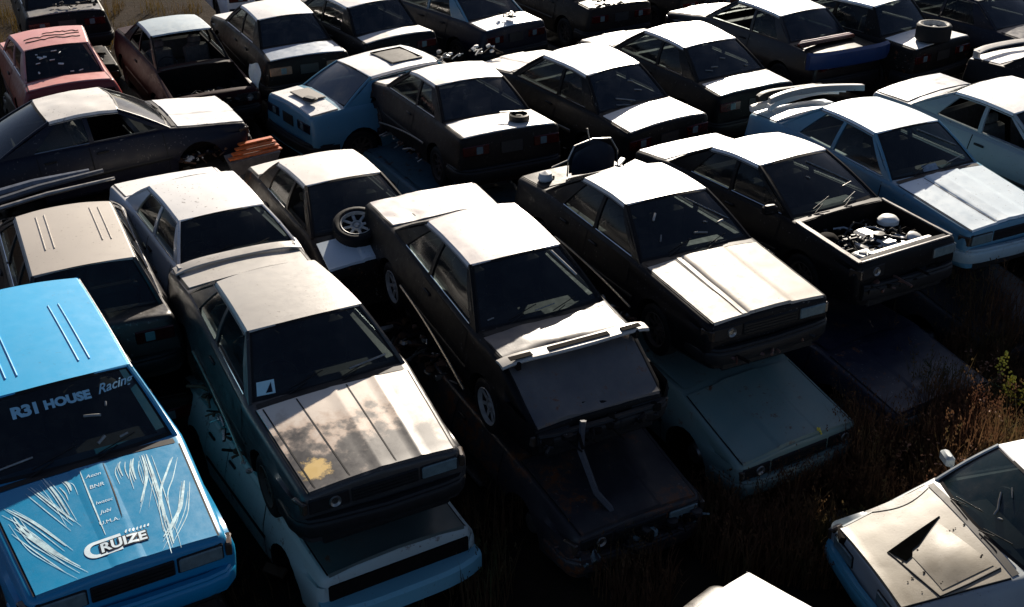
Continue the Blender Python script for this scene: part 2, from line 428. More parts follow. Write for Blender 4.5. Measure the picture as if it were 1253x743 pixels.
    def screen(s, root, front=True, glassm=None, seal=True, wipers=True, name=None):
        f = s.windshield_pt if front else s.rearglass_pt
        b = MB(); b.grid(lambda u, v: f(u, v, 0), frange(-1, 1, 14), frange(.0, 1, 8))
        w = b.build(name or ('windshield' if front else 'rear_window'), glassm or GLS(), root)
        if seal:
            b = MB()
            for (ua, ub, va, vb) in ((-1, 1, 0, .045), (-1, 1, .955, 1.0)):
                b.grid(lambda u, v: f(u, v, .004), frange(ua, ub, 14), [va, vb])
            for sg in (-1, 1):
                b.grid(lambda u, v: f(sg * u, v, .004), [.955, 1.0], frange(.045, .955, 8))
            b.build('window_seal', RUB(), w)
        if front and wipers:
            for (u0, u1, v1) in ((-.55, -.05, .20), (.15, .62, .16)):
                b = MB(); p0 = f(u0, -.01, .03); p1 = f(u0 * .4 + u1 * .6, v1 * .6, .028)
                b.tube([f(u0, .0, .02), f((u0 + u1) / 2, v1 * .5, .03)], .006, 5)
                b.tube([f(u0 + .02, v1 * .35, .014), f(u1, v1, .014)], .005, 5); b.build('wiper', PLA(), root)
        return w
    def bumper(s, root, front, mat, z0=.33, z1=.52, out=.07, broken=False):
        X = (s.hx + .05) if front else (s.tx - .05); sg = 1 if front else -1
        ym = s.ym(X) - .0; path = []
        pts = [(X - sg * .42, ym + .012), (X - sg * .15, ym + .012), (X - sg * .04, ym - .02), (X + sg * out * .6, ym - .10), (X + sg * out, ym - .25), (X + sg * (out + .02), 0)]
        full = [(x, -y) for x, y in pts] + [(x, y) for x, y in reversed(pts[:-1])]
        if broken: full = full[3:]
        P = [Vector((x, y, 0)) for x, y in full]
        for i, p in enumerate(P):
            t = (P[min(i + 1, len(P) - 1)] - P[max(0, i - 1)]).normalized(); o = Vector((t.y, -t.x, 0)) * (1 if front else -1)
            path.append((p + Vector((0, 0, (z0 + z1) / 2 + .01 * noise.noise(p * 2 + Vector((s.seed, 0, 0))))), o, (0, 0, 1)))
        h = (z1 - z0) / 2
        b = MB(); b.sweep(path, [(-.05, -h), (.0, -h), (.02, -h * .6), (.025, h * .3), (.02, h * .5), (.008, h * .62), (.012, h * .8), (0, h), (-.05, h)])
        o = b.build('bumper', mat, root); q = (s.seed * 37 % 11) / 11. - .5; o.rotation_euler = (q * .05, 0, q * .03); o.location = (0, 0, -.02 * abs(q)); return o
    def front_face(s, root, lamps=(1, 1), grille=True, lampmat=None, single_round=None, mat=None):
        X = s.hx + .05; zt = s.hz
        for sg, on in ((-1, lamps[0]), (1, lamps[1])):
            yc = sg * (s.hw - .20); b = MB()
            b.box((X - .005, yc, zt - .125), (.03, .36, .15), None, 1, .012)
            if on: b.box((X + .008, yc, zt - .125), (.03, .335, .125), None, 0, .012)
            else:
                b.lathe([(.055, 0), (.05, .02), (.03, .005)], 14, Matrix.Translation((X + .005, yc + .05, zt - .125)) @ Matrix.Rotation(PI / 2, 4, 'Y'), 2)
            if on == 2: b.lathe([(.03, 0), (.04, .02), (.0, .026)], 14, Matrix.Translation((X + .02, yc + .06, zt - .125)) @ Matrix.Rotation(PI / 2, 4, 'Y'), 2)
            b.build('headlight', [lampmat or LAMP(), PLA(), STE()], root)
            b = MB(); b.box((X - .06, sg * (s.ym(X) - .04), zt - .125), (.16, .05, .12), Matrix.Rotation(-sg * .3, 3, 'Z'), 0, .012); b.build('turn_signal', ORA() if on != 3 else LAMP(), root)
        if grille:
            b = MB(); w = 2 * (s.hw - .40)
            b.box((X + .0, 0, zt - .125), (.03, w, .14), None, 0, .01)
            for k in range(4): b.box((X + .018, 0, zt - .175 + k * .033), (.012, w - .03, .010), None, 0)
            b.build('grille', PLA(), root)
        b = MB(); b.box((X - .01, 0, .27), (.05, 1.2, .13), None, 0, .02); b.build('lower_valance', PLA(), root)
    def rear_face(s, root, lens=None, plate=True, lampw=.4):
        X = s.tx - .05
        for sg in (-1, 1):
            b = MB(); b.box((X + .002, sg * (s.tw - lampw / 2 + .0), s.tz - .19), (.035, lampw, .15), None, 0, .012)
            b.box((X - .004, sg * (s.tw - lampw / 2 - .05), s.tz - .19), (.035, .10, .11), None, 1, .008)
            b.build('tail_light', [lens or RED(), LAMP()], root)
        if plate:
            b = MB(); b.box((X - .012, 0, s.tz - .20), (.012, .33, .165), None, 0); b.build('licence_plate_recess', simple('plate_grey', (.02, .02, .02), .5), root)
    def doors(s, root, mat, four=True, sides=(-1, 1), handle=None):
        spans = [(-.22, s.cx - .12), (max(s.ax_r() + .38, s.bx + .25), -.24)] if four else [(-.38, s.cx - .10)]
        for sg in sides:
            for (x0, x1) in spans:
                b = MB()
                zz = lambda x, t: lerp(.27, s.zt(x) - .035, t)
                ts = [0, .1, .25, .4, .5, .6, .75, .9, 1]
                b.grid(lambda x, t: (x, sg * (s.side(x, zz(x, t)) + .006 + .002 * noise.noise(Vector((x * 3 + s.seed, t * 3, sg)))), zz(x, t)), frange(x0, x1, 8), ts, 0)
                b.grid(lambda x, t: (x, sg * (s.side(clamp(x, -9, 9), zz(x, t)) + .003), zz(x, t)), [x0 - .014, x0], ts, 1)
                b.grid(lambda x, t: (x, sg * (s.side(clamp(x, -9, 9), zz(x, t)) + .003), zz(x, t)), [x1, x1 + .014], ts, 1)
                d = b.build('door', [mat, RUB()], root)
                h = MB(); zc = s.zt(x0) - .13; h.box((x0 + .16, sg * (s.side(x0 + .16, zc) + .018), zc), (.17, .022, .035), None, 0, .008); h.build('door_handle', handle or PLA(), d)
            b = MB(); xs = frange(s.ax_r() + .42, s.ax_f() - .42, 8)
            b.grid(lambda x, t: (x, sg * (s.side(x, .5) + .006 + .012 * math.sin(PI * t)), lerp(.49, .545, t)), xs, [0, .3, .7, 1]); b.build('side_moulding', PLA(), root)
    def wheels(s, root, which=(1, 1, 1, 1), rim='dark', z=.30):
        k = 0
        for ax in (s.ax_f(), s.ax_r()):
            for sg in (-1, 1):
                if which[k]:
                    t = link('wheel', TYRE, root); t.location = (ax, sg * .725, z); t.rotation_euler = (0, 0, 0 if sg < 0 else PI)
                    link('rim', RIMS[rim], t)
                k += 1
    def interior(s, root, junk=True):
        for (x, y) in ((.05, .34), (.05, -.34)):
            o = link('seat', SEATM, root); o.location = (x, y, .30)
        b = MB(); b.box((-.95, 0, .42), (.42, 1.1, .16), None, 0, .05); b.box((-1.12, 0, .68), (.14, 1.1, .44), Matrix.Rotation(-.25, 3, 'Y'), 0, .05); b.build('rear_seat', SEAT(), root)
        b = MB(); b.box((s.cx - .24, 0, .76), (.34, 1.26, .20), None, 0, .05); b.build('dashboard', PLA(), root)
        o = link('steering_wheel', STEER, root); o.location = (s.cx - .47, -.34, .80)
    def mirror(s, root, sides=(-1, 1), mat=None):
        for sg in sides:
            b = MB(); y = s.cw + .14; b.box((s.cx - .20, sg * (y + .05), s.cz + .09), (.09, .18, .12), Matrix.Rotation(sg * .15, 3, 'Z'), 0, .025)
            b.tube([(s.cx - .2, sg * (y - .08), s.cz + .02), (s.cx - .2, sg * (y + .0), s.cz + .07)], .018, 6)
            b.build('door_mirror', mat or PLA(), root)
    def spoiler(s, root, mat, h=.07, x=None):
        x = x if x is not None else s.tx + .05; b = MB(); ys = frange(-s.tw + .02, s.tw - .02, 14)
        path = [(Vector((x - .02 + .05 * (y / s.tw) ** 2, y, s.tz + h - .05 * abs(y / s.tw) ** 5)), (-1, 0, 0), (0, 0, 1)) for y in ys]
        b.sweep(path, [(-.10, -.008), (-.09, .008), (.0, .022), (.05, .022), (.06, .0), (0., -.012)])
        for sg in (-1, 1): b.box((x - .0, sg * (s.tw - .09), s.tz + h * .45), (.12, .06, h), None, 0, .01)
        return b.build('boot_spoiler', mat, root)
def place(root, fit, scale=1.):
    d, x, y, z, yaw, pt, rl, _ = fit
    th = D2R(yaw) + (PI if d < 0 else 0)
    root.location = (x, y, z)
    root.rotation_mode = 'XYZ'
    root.rotation_euler = (D2R(rl), -D2R(pt), th - PI / 2)
    root.scale = (scale,) * 3

def junk_bits(root, name, cx, cy, z, sx, sy, n, seed, mats, size=.09):
    """a heap of bent small metal bits as one part"""
    r = random.Random(seed); b = MB()
    for i in range(n):
        p = Vector((cx + r.uniform(-sx, sx), cy + r.uniform(-sy, sy), z + r.uniform(0, .08)))
        R = Matrix.Rotation(r.uniform(0, PI), 3, 'Z') @ Matrix.Rotation(r.uniform(-.6, .6), 3, 'X')
        k = r.random(); mi = r.randrange(len(mats))
        if k < .45: b.box(p, (r.uniform(.3, 1.6) * size, r.uniform(.2, .8) * size, r.uniform(.1, .5) * size), R, mi, .006)
        elif k < .75:
            q = R @ Vector((size * r.uniform(1, 2.5), 0, 0)); b.tube([p - q, p + Vector((0, 0, .03)), p + q * .8], .009 + .01 * r.random(), 5, mi)
        else:
            b.lathe([(size * .3, 0), (size * .45, size * .1), (size * .4, size * .4), (0, size * .45)], 10, Matrix.Translation(p) @ R.to_4x4(), mi)
    return b.build(name, mats, root)

# ------------------------------------------------------------------ paints
def P(key, col, **k): return paint('paint_' + key, col, **k)
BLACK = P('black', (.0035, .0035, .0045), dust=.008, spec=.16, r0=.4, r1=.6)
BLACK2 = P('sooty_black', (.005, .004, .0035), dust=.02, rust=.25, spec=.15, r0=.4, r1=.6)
NAVY = P('navy', (.003, .0045, .014), dust=.01, spec=.3)
SILVER = P('silver', (.44, .42, .385), dust=.12, r0=.32, r1=.45)
BEIGE = P('beige', (.44, .40, .35), dust=.15, r0=.42, r1=.52)
HOODB = P('dull_beige_hood', (.40, .36, .31), dust=.25, r0=.46, r1=.58, spec=.35)
WHITE = P('white', (.82, .81, .79), dust=.05, r0=.3, r1=.45)
CREAM = P('cream', (.74, .71, .66), dust=.12, r0=.33, r1=.48)
PBLUE = P('pale_blue', (.085, .235, .34), dust=.05, r0=.3, r1=.45)
IBLUE = P('ice_blue', (.66, .76, .82), dust=.06, r0=.3, r1=.45)
BLUE = P('bright_blue', (.004, .215, .42), dust=.02, r0=.30, r1=.42, bump=.06, coat=.1, chips=.15)
BLUER = P('roof_blue', (.05, .38, .68), dust=.05, r0=.30, r1=.42, bump=.06, chips=.2)
TEAL = P('teal', (.135, .215, .205), dust=.25, rust=.3)
TEAL2 = P('grey_teal', (.42, .48, .46), dust=.15, rust=.3)
TEAL3 = P('dull_teal', (.06, .085, .08), dust=.10, rust=.2)
REDP = P('faded_red', (.20, .03, .03), dust=.15)
PINK = P('pink_faded_red', (.60, .26, .24), dust=.35, dustcol=(.6, .48, .44), rust=.2)
DRED = P('dark_red', (.022, .002, .003), dust=.005, spec=.12, r0=.45, r1=.6, chips=.2)
GREYB = P('grey_blue', (.34, .40, .48), dust=.1)
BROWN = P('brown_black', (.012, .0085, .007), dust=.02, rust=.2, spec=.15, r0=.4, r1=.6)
TAN = P('silver_beige', (.27, .235, .175), dust=.5, dustcol=(.10, .09, .075), r0=.36, r1=.5)
GLARE = P('pinkish_glare', (.66, .61, .59), dust=.15, r0=.34, r1=.48)  # black coupe's roof and boot: sun glare put into the paint colour

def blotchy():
    """hood with cloud reflections painted into its base colour"""
    m, nt, b = new_mat('cloud_reflection_hood')
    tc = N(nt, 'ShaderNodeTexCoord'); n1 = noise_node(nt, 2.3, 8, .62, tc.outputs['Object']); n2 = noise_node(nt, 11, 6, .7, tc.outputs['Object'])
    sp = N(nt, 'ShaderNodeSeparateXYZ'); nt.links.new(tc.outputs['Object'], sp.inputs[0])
    # the painted reflection darkens towards the front edge
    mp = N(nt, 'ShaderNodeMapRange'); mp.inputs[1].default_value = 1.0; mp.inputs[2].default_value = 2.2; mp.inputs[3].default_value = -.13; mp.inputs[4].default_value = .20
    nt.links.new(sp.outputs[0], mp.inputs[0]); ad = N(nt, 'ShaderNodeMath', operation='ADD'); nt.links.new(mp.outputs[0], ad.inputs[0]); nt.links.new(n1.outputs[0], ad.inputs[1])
    r = ramp(nt, ad.outputs[0], [(.43, (.70, .61, .52)), (.52, (.54, .42, .33)), (.565, (.18, .15, .13)), (.62, (.035, .033, .036))])  # reflected clouds painted as pale, tan and dark patches
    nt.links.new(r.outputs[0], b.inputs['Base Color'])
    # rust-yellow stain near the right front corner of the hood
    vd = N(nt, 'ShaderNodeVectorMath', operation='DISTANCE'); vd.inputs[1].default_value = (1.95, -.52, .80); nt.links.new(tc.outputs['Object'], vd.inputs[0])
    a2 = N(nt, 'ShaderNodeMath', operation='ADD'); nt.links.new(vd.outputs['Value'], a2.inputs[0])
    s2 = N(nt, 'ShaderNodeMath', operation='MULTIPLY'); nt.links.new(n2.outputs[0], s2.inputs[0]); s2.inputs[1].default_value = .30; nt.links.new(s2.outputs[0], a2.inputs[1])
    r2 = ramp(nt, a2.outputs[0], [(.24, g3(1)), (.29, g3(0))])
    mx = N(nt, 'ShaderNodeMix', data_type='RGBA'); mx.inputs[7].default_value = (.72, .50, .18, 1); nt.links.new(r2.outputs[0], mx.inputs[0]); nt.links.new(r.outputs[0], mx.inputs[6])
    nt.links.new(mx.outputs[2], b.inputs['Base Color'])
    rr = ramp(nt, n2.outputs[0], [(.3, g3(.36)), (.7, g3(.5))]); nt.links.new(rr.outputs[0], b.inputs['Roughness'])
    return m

SEDAN = lambda c: [(-.13, c.cx - .13, -.15, c.fx - .06), (-.98, -.20, c.rx + .10, -.21)]
COUPE = lambda c: [(-.30, c.cx - .13, -.28, c.fx - .06), (-1.08, -.37, c.rx + .14, -.34)]
WAGON = lambda c: [(-.13, c.cx - .13, -.15, c.fx - .06), (-.98, -.20, -.98, -.21), (c.bx + .22, -1.06, c.rx + .10, -1.05)]

FIT = {
 'A': (1,-2.142,9.977,0.941,28.14,0.02,-0.12,dict(hx=2.16,hw=0.71,hz=0.75,cx=0.88,cw=0.74,cz=0.93,fx=0.34,fz=1.35,rx=-0.87,rw=0.51,rz=1.31,tx=-2.14,tw=0.74,tz=0.94)),
 'B': (1,-0.115,11.33,0.978,25.88,-2.66,0.7,dict(hx=2.21,hw=0.72,hz=0.72,cx=0.92,cw=0.71,cz=0.94,fx=0.33,fw=0.51,rx=-0.78,rw=0.52,tx=-2.32,tw=0.73,tz=0.93)),
 'C': (1,1.713,12.604,0.999,26.22,1.74,-0.38,dict(hx=2.22,hw=0.75,hz=0.77,cx=0.87,cw=0.73,cz=0.92,fx=0.23,fw=0.54,fz=1.34,rx=-0.72)),
 'D': (1,3.511,13.891,0.945,29.96,2.89,-0.29,dict(hx=2.15,hw=0.77,hz=0.77,cx=0.97,cw=0.68,cz=0.92,fx=0.19,fw=0.54,fz=1.34,rx=-0.72,rw=0.55,rz=1.33,tx=-2.16,tw=0.73,tz=0.92)),
 'E': (1,5.225,15.106,0.955,26.32,0.25,0.1,dict(hx=2.22,hw=0.73,hz=0.75,cx=0.86,cw=0.73,cz=0.92,fx=0.28,fw=0.54,fz=1.35,rw=0.48,rz=1.36)),
 'G': (1,-3.995,8.446,1.138,31.74,0.45,-1.77,dict(hx=2.16,hw=0.71,hz=0.76,cx=0.86,cw=0.77,cz=0.91,fx=0.31,fw=0.59,rx=-1.61,rw=0.68,rz=1.37,bx=-2.15,tx=-2.25)),
 'I': (1,-3.679,13.006,0.76,31.04,0.69,-1.15,dict(cx=0.8,cw=0.66,cz=0.96,fx=0.38,fw=0.5,fz=1.29,rx=-0.56,rw=0.52,rz=1.34)),
 'K': (-1,-0.912,17.457,1.006,25.17,-2.04,0.12,dict(fx=0.13,fw=0.59,fz=1.34,rx=-0.75,rw=0.53,rz=1.33,bx=-1.32,bw=0.68,bz=0.95,tx=-2.14,tw=0.75,tz=0.95)),
 'L': (-1,1.174,18.332,0.951,31.82,1.13,-1.59,dict(fx=0.27,fw=0.54,fz=1.39,rx=-0.84,rw=0.49,rz=1.36,bx=-1.37,bw=0.65,bz=0.94,tx=-2.22,tw=0.74)),
 'M': (-1,2.963,19.839,0.942,27.47,0.25,-1.16,dict(fx=0.23,fw=0.56,fz=1.37,rw=0.51,rz=1.34,bx=-1.47,tx=-2.12,tw=0.73)),
 'W': (-1,-4.513,22.093,0.855,25.64,0.03,-0.47,dict(fx=0.21,fw=0.53,rx=-0.9,rw=0.51,rz=1.34,bx=-1.41,bw=0.64,tx=-2.12)),
 'H': (-1,-5.197,12.35,0.86,25.79,-0.64,0.13,dict(fx=0.14,fw=0.51,fz=1.34,rx=-1.6,rw=0.5,bx=-1.92,bz=0.91,tx=-2.2)),
 'F': (1,7.45,16.038,0.961,29.66,-1.55,2.69,dict(fx=0.25,fw=0.57,fz=1.34,rx=-0.77,rw=0.57,rz=1.34,tx=-2.18,tw=0.73,tz=0.94)),
 'N': (-1,4.926,22.038,0.911,29.76,0.22,-0.5,dict(fx=0.23,fw=0.54,fz=1.37,rx=-0.93,rw=0.54,rz=1.33,bx=-1.36,bz=0.96)),
 'O': (-1,6.554,22.287,0.961,33.31,0.25,-1.38,dict(rx=-0.97,rw=0.49,rz=1.39,bx=-1.33,bw=0.65,bz=0.94,tx=-2.18,tw=0.74)),
 'X': (-1,-3.142,22.859,0.902,32.9,-0.11,-1.05,dict(rx=-1.06,rw=0.53,rz=1.36,bx=-1.51,bw=0.64,bz=0.94,tx=-2.04,tw=0.73,tz=0.93)),
 'Y': (-1,-1.198,23.867,0.874,36.86,0.42,-0.21,dict(bx=-1.5,bw=0.65,bz=0.96,tx=-2.12,tw=0.7,tz=0.91)),
 'V': (-1,-9.667,24.786,0.932,24.82,-0.14,-0.41,dict(bx=-1.54,bw=0.67,bz=0.95,tx=-2.1,tz=0.93)),
 'R': (-1,-8.213,20.428,0.798,27.26,-0.55,-0.78,dict(fx=0.17,fw=0.6,fz=1.35,rx=-0.95,rw=0.51,rz=1.33,bx=-1.48,bw=0.62,bz=0.94,tx=-2.02,tw=0.69,tz=0.94)),
 'S': (1,-6.033,20.846,0.757,28.29,-0.27,0.43,dict(cx=0.9,cw=0.62,cz=0.93,fx=0.3,fw=0.52,fz=1.35,rx=-0.76,rw=0.51)),
 'J': (1,-2.201,13.891,0.69,26.85,1.97,-0.13,dict(cx=0.88,cw=0.68,cz=0.95,fx=0.17,fw=0.45,fz=1.34,rx=-0.94,rw=0.51,rz=1.31,tx=-1.93,tw=0.69,tz=0.92)),
 'Z': (-1,-1.724,18.42,0.916,-54.21,-0.69,0.39,dict(rx=-0.95,rw=0.52,rz=1.31,bx=-1.5,bw=0.67,bz=0.97,tx=-2.08,tw=0.72,tz=0.93)),
 'T': (1,-6.244,16.553,0.841,120.62,2.16,0.23,dict(hx=2.07,hw=0.73,hz=0.77,cw=0.69,fx=0.3,fw=0.57,fz=1.32,rx=-0.66,rw=0.54,rz=1.33)),
 'AD': (1,5.235,8.508,-0.066,-77.04,-2.28,3.66,dict(hx=1.99,hw=0.57,hz=0.7,cx=0.98,cw=0.68,cz=0.96,fx=0.48,fw=0.56,fz=1.35)),
 'A2': (1,-2.129,9.87,-0.168,32.03,2.97,-2.13,dict(hx=2.02,hw=0.73,hz=0.76,tx=-1.95,tw=0.73,tz=0.9)),
 'C2': (1,1.98,11.855,-0.059,28.43,-1.03,1.75,dict(hx=2.12,hw=0.77,hz=0.71,cx=0.98,cw=0.68,cz=0.96)),
 'B2': (1,0.178,10.764,-0.169,28.25,-0.37,-0.83,dict(hw=0.7,hz=0.74)),
}
FIT['V2'] = (-1, -6.3, 27.2, .9, 25, 0, 0, {})
FIT['P1'] = (-1, 1.15, 25.3, .9, 30, 0, 0, {})
FIT['P2'] = (-1, 3.1, 26.3, .9, 30, 0, 0, {})
FIT['P'] = (-1, 8.75, 22.6, .97, 30, 0, 0, {})
FIT['PP'] = (-1, 10.9, 23.0, .95, 30, 0, 0, {})
FIT['Q'] = (1, 9.55, 17.95, .95, 28, 0, 0, {})
FIT['D2'] = (1, 3.75, 12.75, -.17, 29, 0, -1, {})
FIT['E2'] = (1, 5.35, 14.45, -.17, 28, 0, 1, {})
FIT['AE'] = (-1 * -1, 2.70, 5.46, .0, 45, 0, 0, dict(rx=-1.75, bx=-2.0, tx=-2.12, rw=.58, bw=.68))
def upd(n, scale=1., **k):
    f = list(FIT[n]); d = dict(f[7]); 
    for q in ('x', 'y', 'z', 'yaw', 'pt', 'rl'):
        if '_' + q in k: f[('d', 'x', 'y', 'z', 'yaw', 'pt', 'rl').index(q)] = k.pop('_' + q)
    d.update(k); f[7] = d; FIT[n] = tuple(f)
upd('H', hx=1.7)
upd('I', hx=1.42, cx=.85, cw=.69, rx=-.75)
upd('J', hx=1.45, cx=.88, tx=-2.05, fw=.49, rw=.51)
upd('G', rw=.60, tx=-2.22, cw=.75, fw=.57)
upd('B', hx=2.16, hz=.575)
upd('AD', hx=2.03, hw=.60, cw=.70, _rl=1.5, _pt=-1.5)
upd('Z', hx=1.35, _x=-1.85, _y=19.75, _z=.43)

CARS = {}
def build_car(n, name, label, cat='car', body=BLACK, hood=None, roofm=None, trunk=None, wins='sedan', glass=None, group=None, doors=True, lamps=(1, 1), grille=True,
              bump=None, rear_bump=None, wheels=(1, 1, 1, 1), rim='dark', wipers=True, mirrors=(), spoiler=False, ribs=False, sun=False, bay=False, rear_bay=False,
              hoodribs=(), step=.36, grooves=(), sh=.016, skip=(), scale=1., front=True, rear=True, detail=True, chrome=True, lens=None, rseal=True, pillar=None, hood_on=True, windshield=True, seed=None, hwarp=0., bbroken=False, **o):
    f = FIT[n]; c = Car(f[7], seed=(seed if seed is not None else sum(map(ord, n)) % 17), **o)
    root = empty(name); place(root, f, scale); tag(root, label, cat, group)
    c.body(root, body, cabin=True, bay=bay, rear_bay=rear_bay)
    if hood_on and not bay: c.skin_top(c.cx + .14, c.hx + .02, .045, hood or body, 'hood', root, ribs=hoodribs, step=step, warp=hwarp, grooves=grooves, sh=sh)
    b = MB(); b.grid(lambda u, x: (x, u * (c.cw - .02), c.top(x, u * (c.cw - .02)) + .006), frange(-1, 1, 8), [c.cx + .06, c.cx + .125]); b.build('cowl_grille', PLA(), root)
    if not rear_bay and c.bx - c.tx > .3: c.skin_top(c.tx, c.bx - .12, .045, trunk or body, 'boot_lid', root)
    rm = roofm or body
    c.roof(root, rm, ribs, sun)
    gm = glass or GLS(); sg_ = glass_mat('side_glass', (.012, .016, .02), .55, .05, .12)
    W = dict(sedan=SEDAN, coupe=COUPE, wagon=WAGON)[wins](c)
    c.greenhouse(root, body, W, sg_, skip, chrome=chrome if (detail and chrome) else None, pillar=pillar)
    if detail: c.drip_rail(root, simple('dull_trim', (.14, .14, .14), .35, .5))
    if windshield: c.screen(root, True, gm, True, wipers and detail)
    c.screen(root, False, gm, rseal, False)
    if doors: c.doors(root, body, four=(wins != 'coupe'))
    c.wheels(root, wheels, rim)
    c.interior(root)
    if front:
        c.front_face(root, lamps, grille); c.bumper(root, True, bump or PLA(), broken=bbroken)
    if rear and not rear_bay:
        c.rear_face(root, lens); c.bumper(root, False, rear_bump or bump or PLA())
    if mirrors: c.mirror(root, mirrors, body)
    if spoiler: c.spoiler(root, roofm or body)
    CARS[n] = (c, root); return c, root

# ------------------------------------------------------------------ front row
GF = 'stacked cars of the front row'; GM = 'stacked cars of the middle row'; GB = 'stacked cars of the back row'; GO = 'cars squeezed between the rows'
cG, rG = build_car('G', 'blue_estate_car', 'bright blue estate car with white streak graphics and racing lettering, front left corner', body=BLUE, roofm=BLUER, wins='wagon', ribs=(-.36, -.27, .22, .31), lamps=(1, 1), bump=BLUE, step=.17, sh=.006, group=GF, mirrors=(), dent=.003, roofdent=.5)
cA, rA = build_car('A', 'silver_coupe', 'silver coupe with bonnet painted with cloud reflections and a sheet of paper behind its windscreen', body=P('shaded_silver', (.03, .029, .03), dust=.04), hood=blotchy(), roofm=SILVER, trunk=SILVER, wins='coupe', lamps=(0, 1), spoiler=False, hoodribs=(-.02, .55), grooves=((-.50, -.44), (-.93, -.91), (.16, .20)), step=None, group=GF, glass=GLS(), dent=.003, roofdent=.6)  # body silver darkened so the colour carries the shade of its sides
cB, rB = build_car('B', 'black_coupe', 'black coupe with a loose rear wing lying across its bonnet', body=BLACK, wins='coupe', lamps=(2, 0), rim='steel', group=GF, step=None, hoodribs=(), dent=.024, roofdent=.3, grille=False, knee=(1.47, .94), roofm=GLARE, trunk=GLARE, hood=P('satin_black', (.06, .058, .064), dust=.25, rust=.2, r0=.38, r1=.52, spec=.8), bbroken=True)
cC, rC = build_car('C', 'dark_saloon', 'dark saloon with pale beige bonnet parked on a teal wreck', body=P('near_black', (.004, .0035, .005), dust=.012, spec=.16, r0=.4, r1=.6), hood=HOODB, roofm=CREAM, wins='sedan', lamps=(0, 1), hoodribs=(-.47,), grooves=((-.52, -.50),), step=.385, group=GF, mirrors=())  # cream roof colour stands for sun glare on dark paint
cD, rD = build_car('D', 'bonnetless_saloon', 'black saloon without bonnet showing its pale engine', body=BLACK, roofm=WHITE, trunk=WHITE, wins='sedan', bay=True, lamps=(0, 3), grille=False, group=GF, mirrors=(-1,), bbroken=True)  # black car: white on roof and boot is painted-in glare
cE, rE = build_car('E', 'light_blue_coupe', 'light blue coupe with loose bumpers piled on its boot', body=PBLUE, roofm=IBLUE, hood=IBLUE, wins='coupe', bump=P('scuffed_ice_blue', (.3, .42, .48), rust=.6, dust=.3), group=GF, step=.40, grooves=((-.44, -.42),), hoodribs=(-.12,), dent=.004, lamps=(1, 1))  # ice blue tops and darker sides put sunlight and shade into the paint
cF, rF = build_car('F', 'white_saloon', 'white saloon with bare stripped side at the right edge', body=P('dirty_shaded_white', (.26, .28, .31), dust=.3), roofm=WHITE, wins='sedan', skip=((-1, 0), (-1, 1)), group=GF, dent=.005)  # side white darkened for both dirt and bluish shade
# second line, between the rows
cI, rI = build_car('I', 'white_saloon', 'white saloon directly behind the silver coupe with cloud-reflection bonnet', body=WHITE, wins='sedan', front=False, wheels=(0, 0, 1, 1), group=GO, dent=.004)
cH, rH = build_car('H', 'beige_estate_car', 'beige-roofed dark estate seen from the back behind the blue estate', body=P('dark_bronze', (.014, .012, .012), dust=.03), roofm=BEIGE, wins='wagon', bay=True, front=False, ribs=(-.36, -.27, .22, .31), group=GO, dent=.003, roofdent=.5)
cJ, rJ = build_car('J', 'cream_roofed_car', 'small dark car with cream roof and a spare wheel on its bonnet', body=BROWN, roofm=CREAM, trunk=CREAM, hood=IBLUE, wins='sedan', front=False, wheels=(0, 0, 1, 1), group=GO, skip=((-1, 0),), seed=4)
# ------------------------------------------------------------------ middle row (tails to the camera)
cK, rK = build_car('K', 'black_coupe', 'black coupe with both left wheels showing, standing on a light blue wreck', body=BROWN, roofm=CREAM, trunk=CREAM, hood=CREAM, wins='coupe', glass=GLD(), group=GM, seed=1, roofdent=1.6, dent=.008)  # cream roof, boot and bonnet carry the sky's glare in their colour
cL, rL = build_car('L', 'black_coupe', 'black coupe with glare-white roof, second from left in the middle row of tails', body=BLACK, roofm=WHITE, hood=CREAM, trunk=CREAM, wins='coupe', glass=GLD(), group=GM, seed=2, roofdent=1.6, dent=.008)  # pale tops of this black car are glare painted as colour
cM, rM = build_car('M', 'black_hatchback', 'black car with glare-white roof and peeling glare-white boot edge, centre of the middle row', body=BLACK, roofm=WHITE, trunk=CREAM, hood=CREAM, wins='coupe', glass=GLD(), group=GM, seed=3, roofdent=1.6, dent=.008)  # white roof, cream boot and bonnet: glare on black, put into the colour
cN, rN = build_car('N', 'dark_coupe', 'dark coupe with glare-white roof and a blue panel with red lamps on its tail', body=P('plum_black', (.008, .005, .006), dust=.02), roofm=WHITE, hood=WHITE, trunk=BLACK, wins='coupe', glass=GLD(), group=GM, seed=5, skip=((1, 0),))  # white roof and bonnet colour imitates glare on dark paint
cO, rO = build_car('O', 'dark_saloon', 'dark saloon with a thick wheel lying on its tail', body=BLACK2, roofm=IBLUE, trunk=WHITE, wins='sedan', glass=GLD(), group=GM, seed=6)  # roof and boot made pale to paint in the sun glare
cQ, rQ = build_car('Q', 'dark_winged_car', 'dark car with grey wing over its glare-white boot, cut off by the right edge', body=BLACK, trunk=WHITE, roofm=CREAM, wins='sedan', group=GM, seed=8)
cQ.spoiler(rQ, SILVER, .16)
cP, rP = build_car('P', 'navy_saloon', 'dark navy saloon at the upper right behind the thick wheel', body=NAVY, roofm=NAVY, wins='sedan', glass=GLD(), group=GB, seed=9)
cPP, rPP = build_car('PP', 'dark_green_car', 'dark green-black car in the very top right corner', body=P('green_black', (.005, .012, .012), dust=.02), wins='sedan', glass=GLD(), group=GB, seed=10, detail=False)
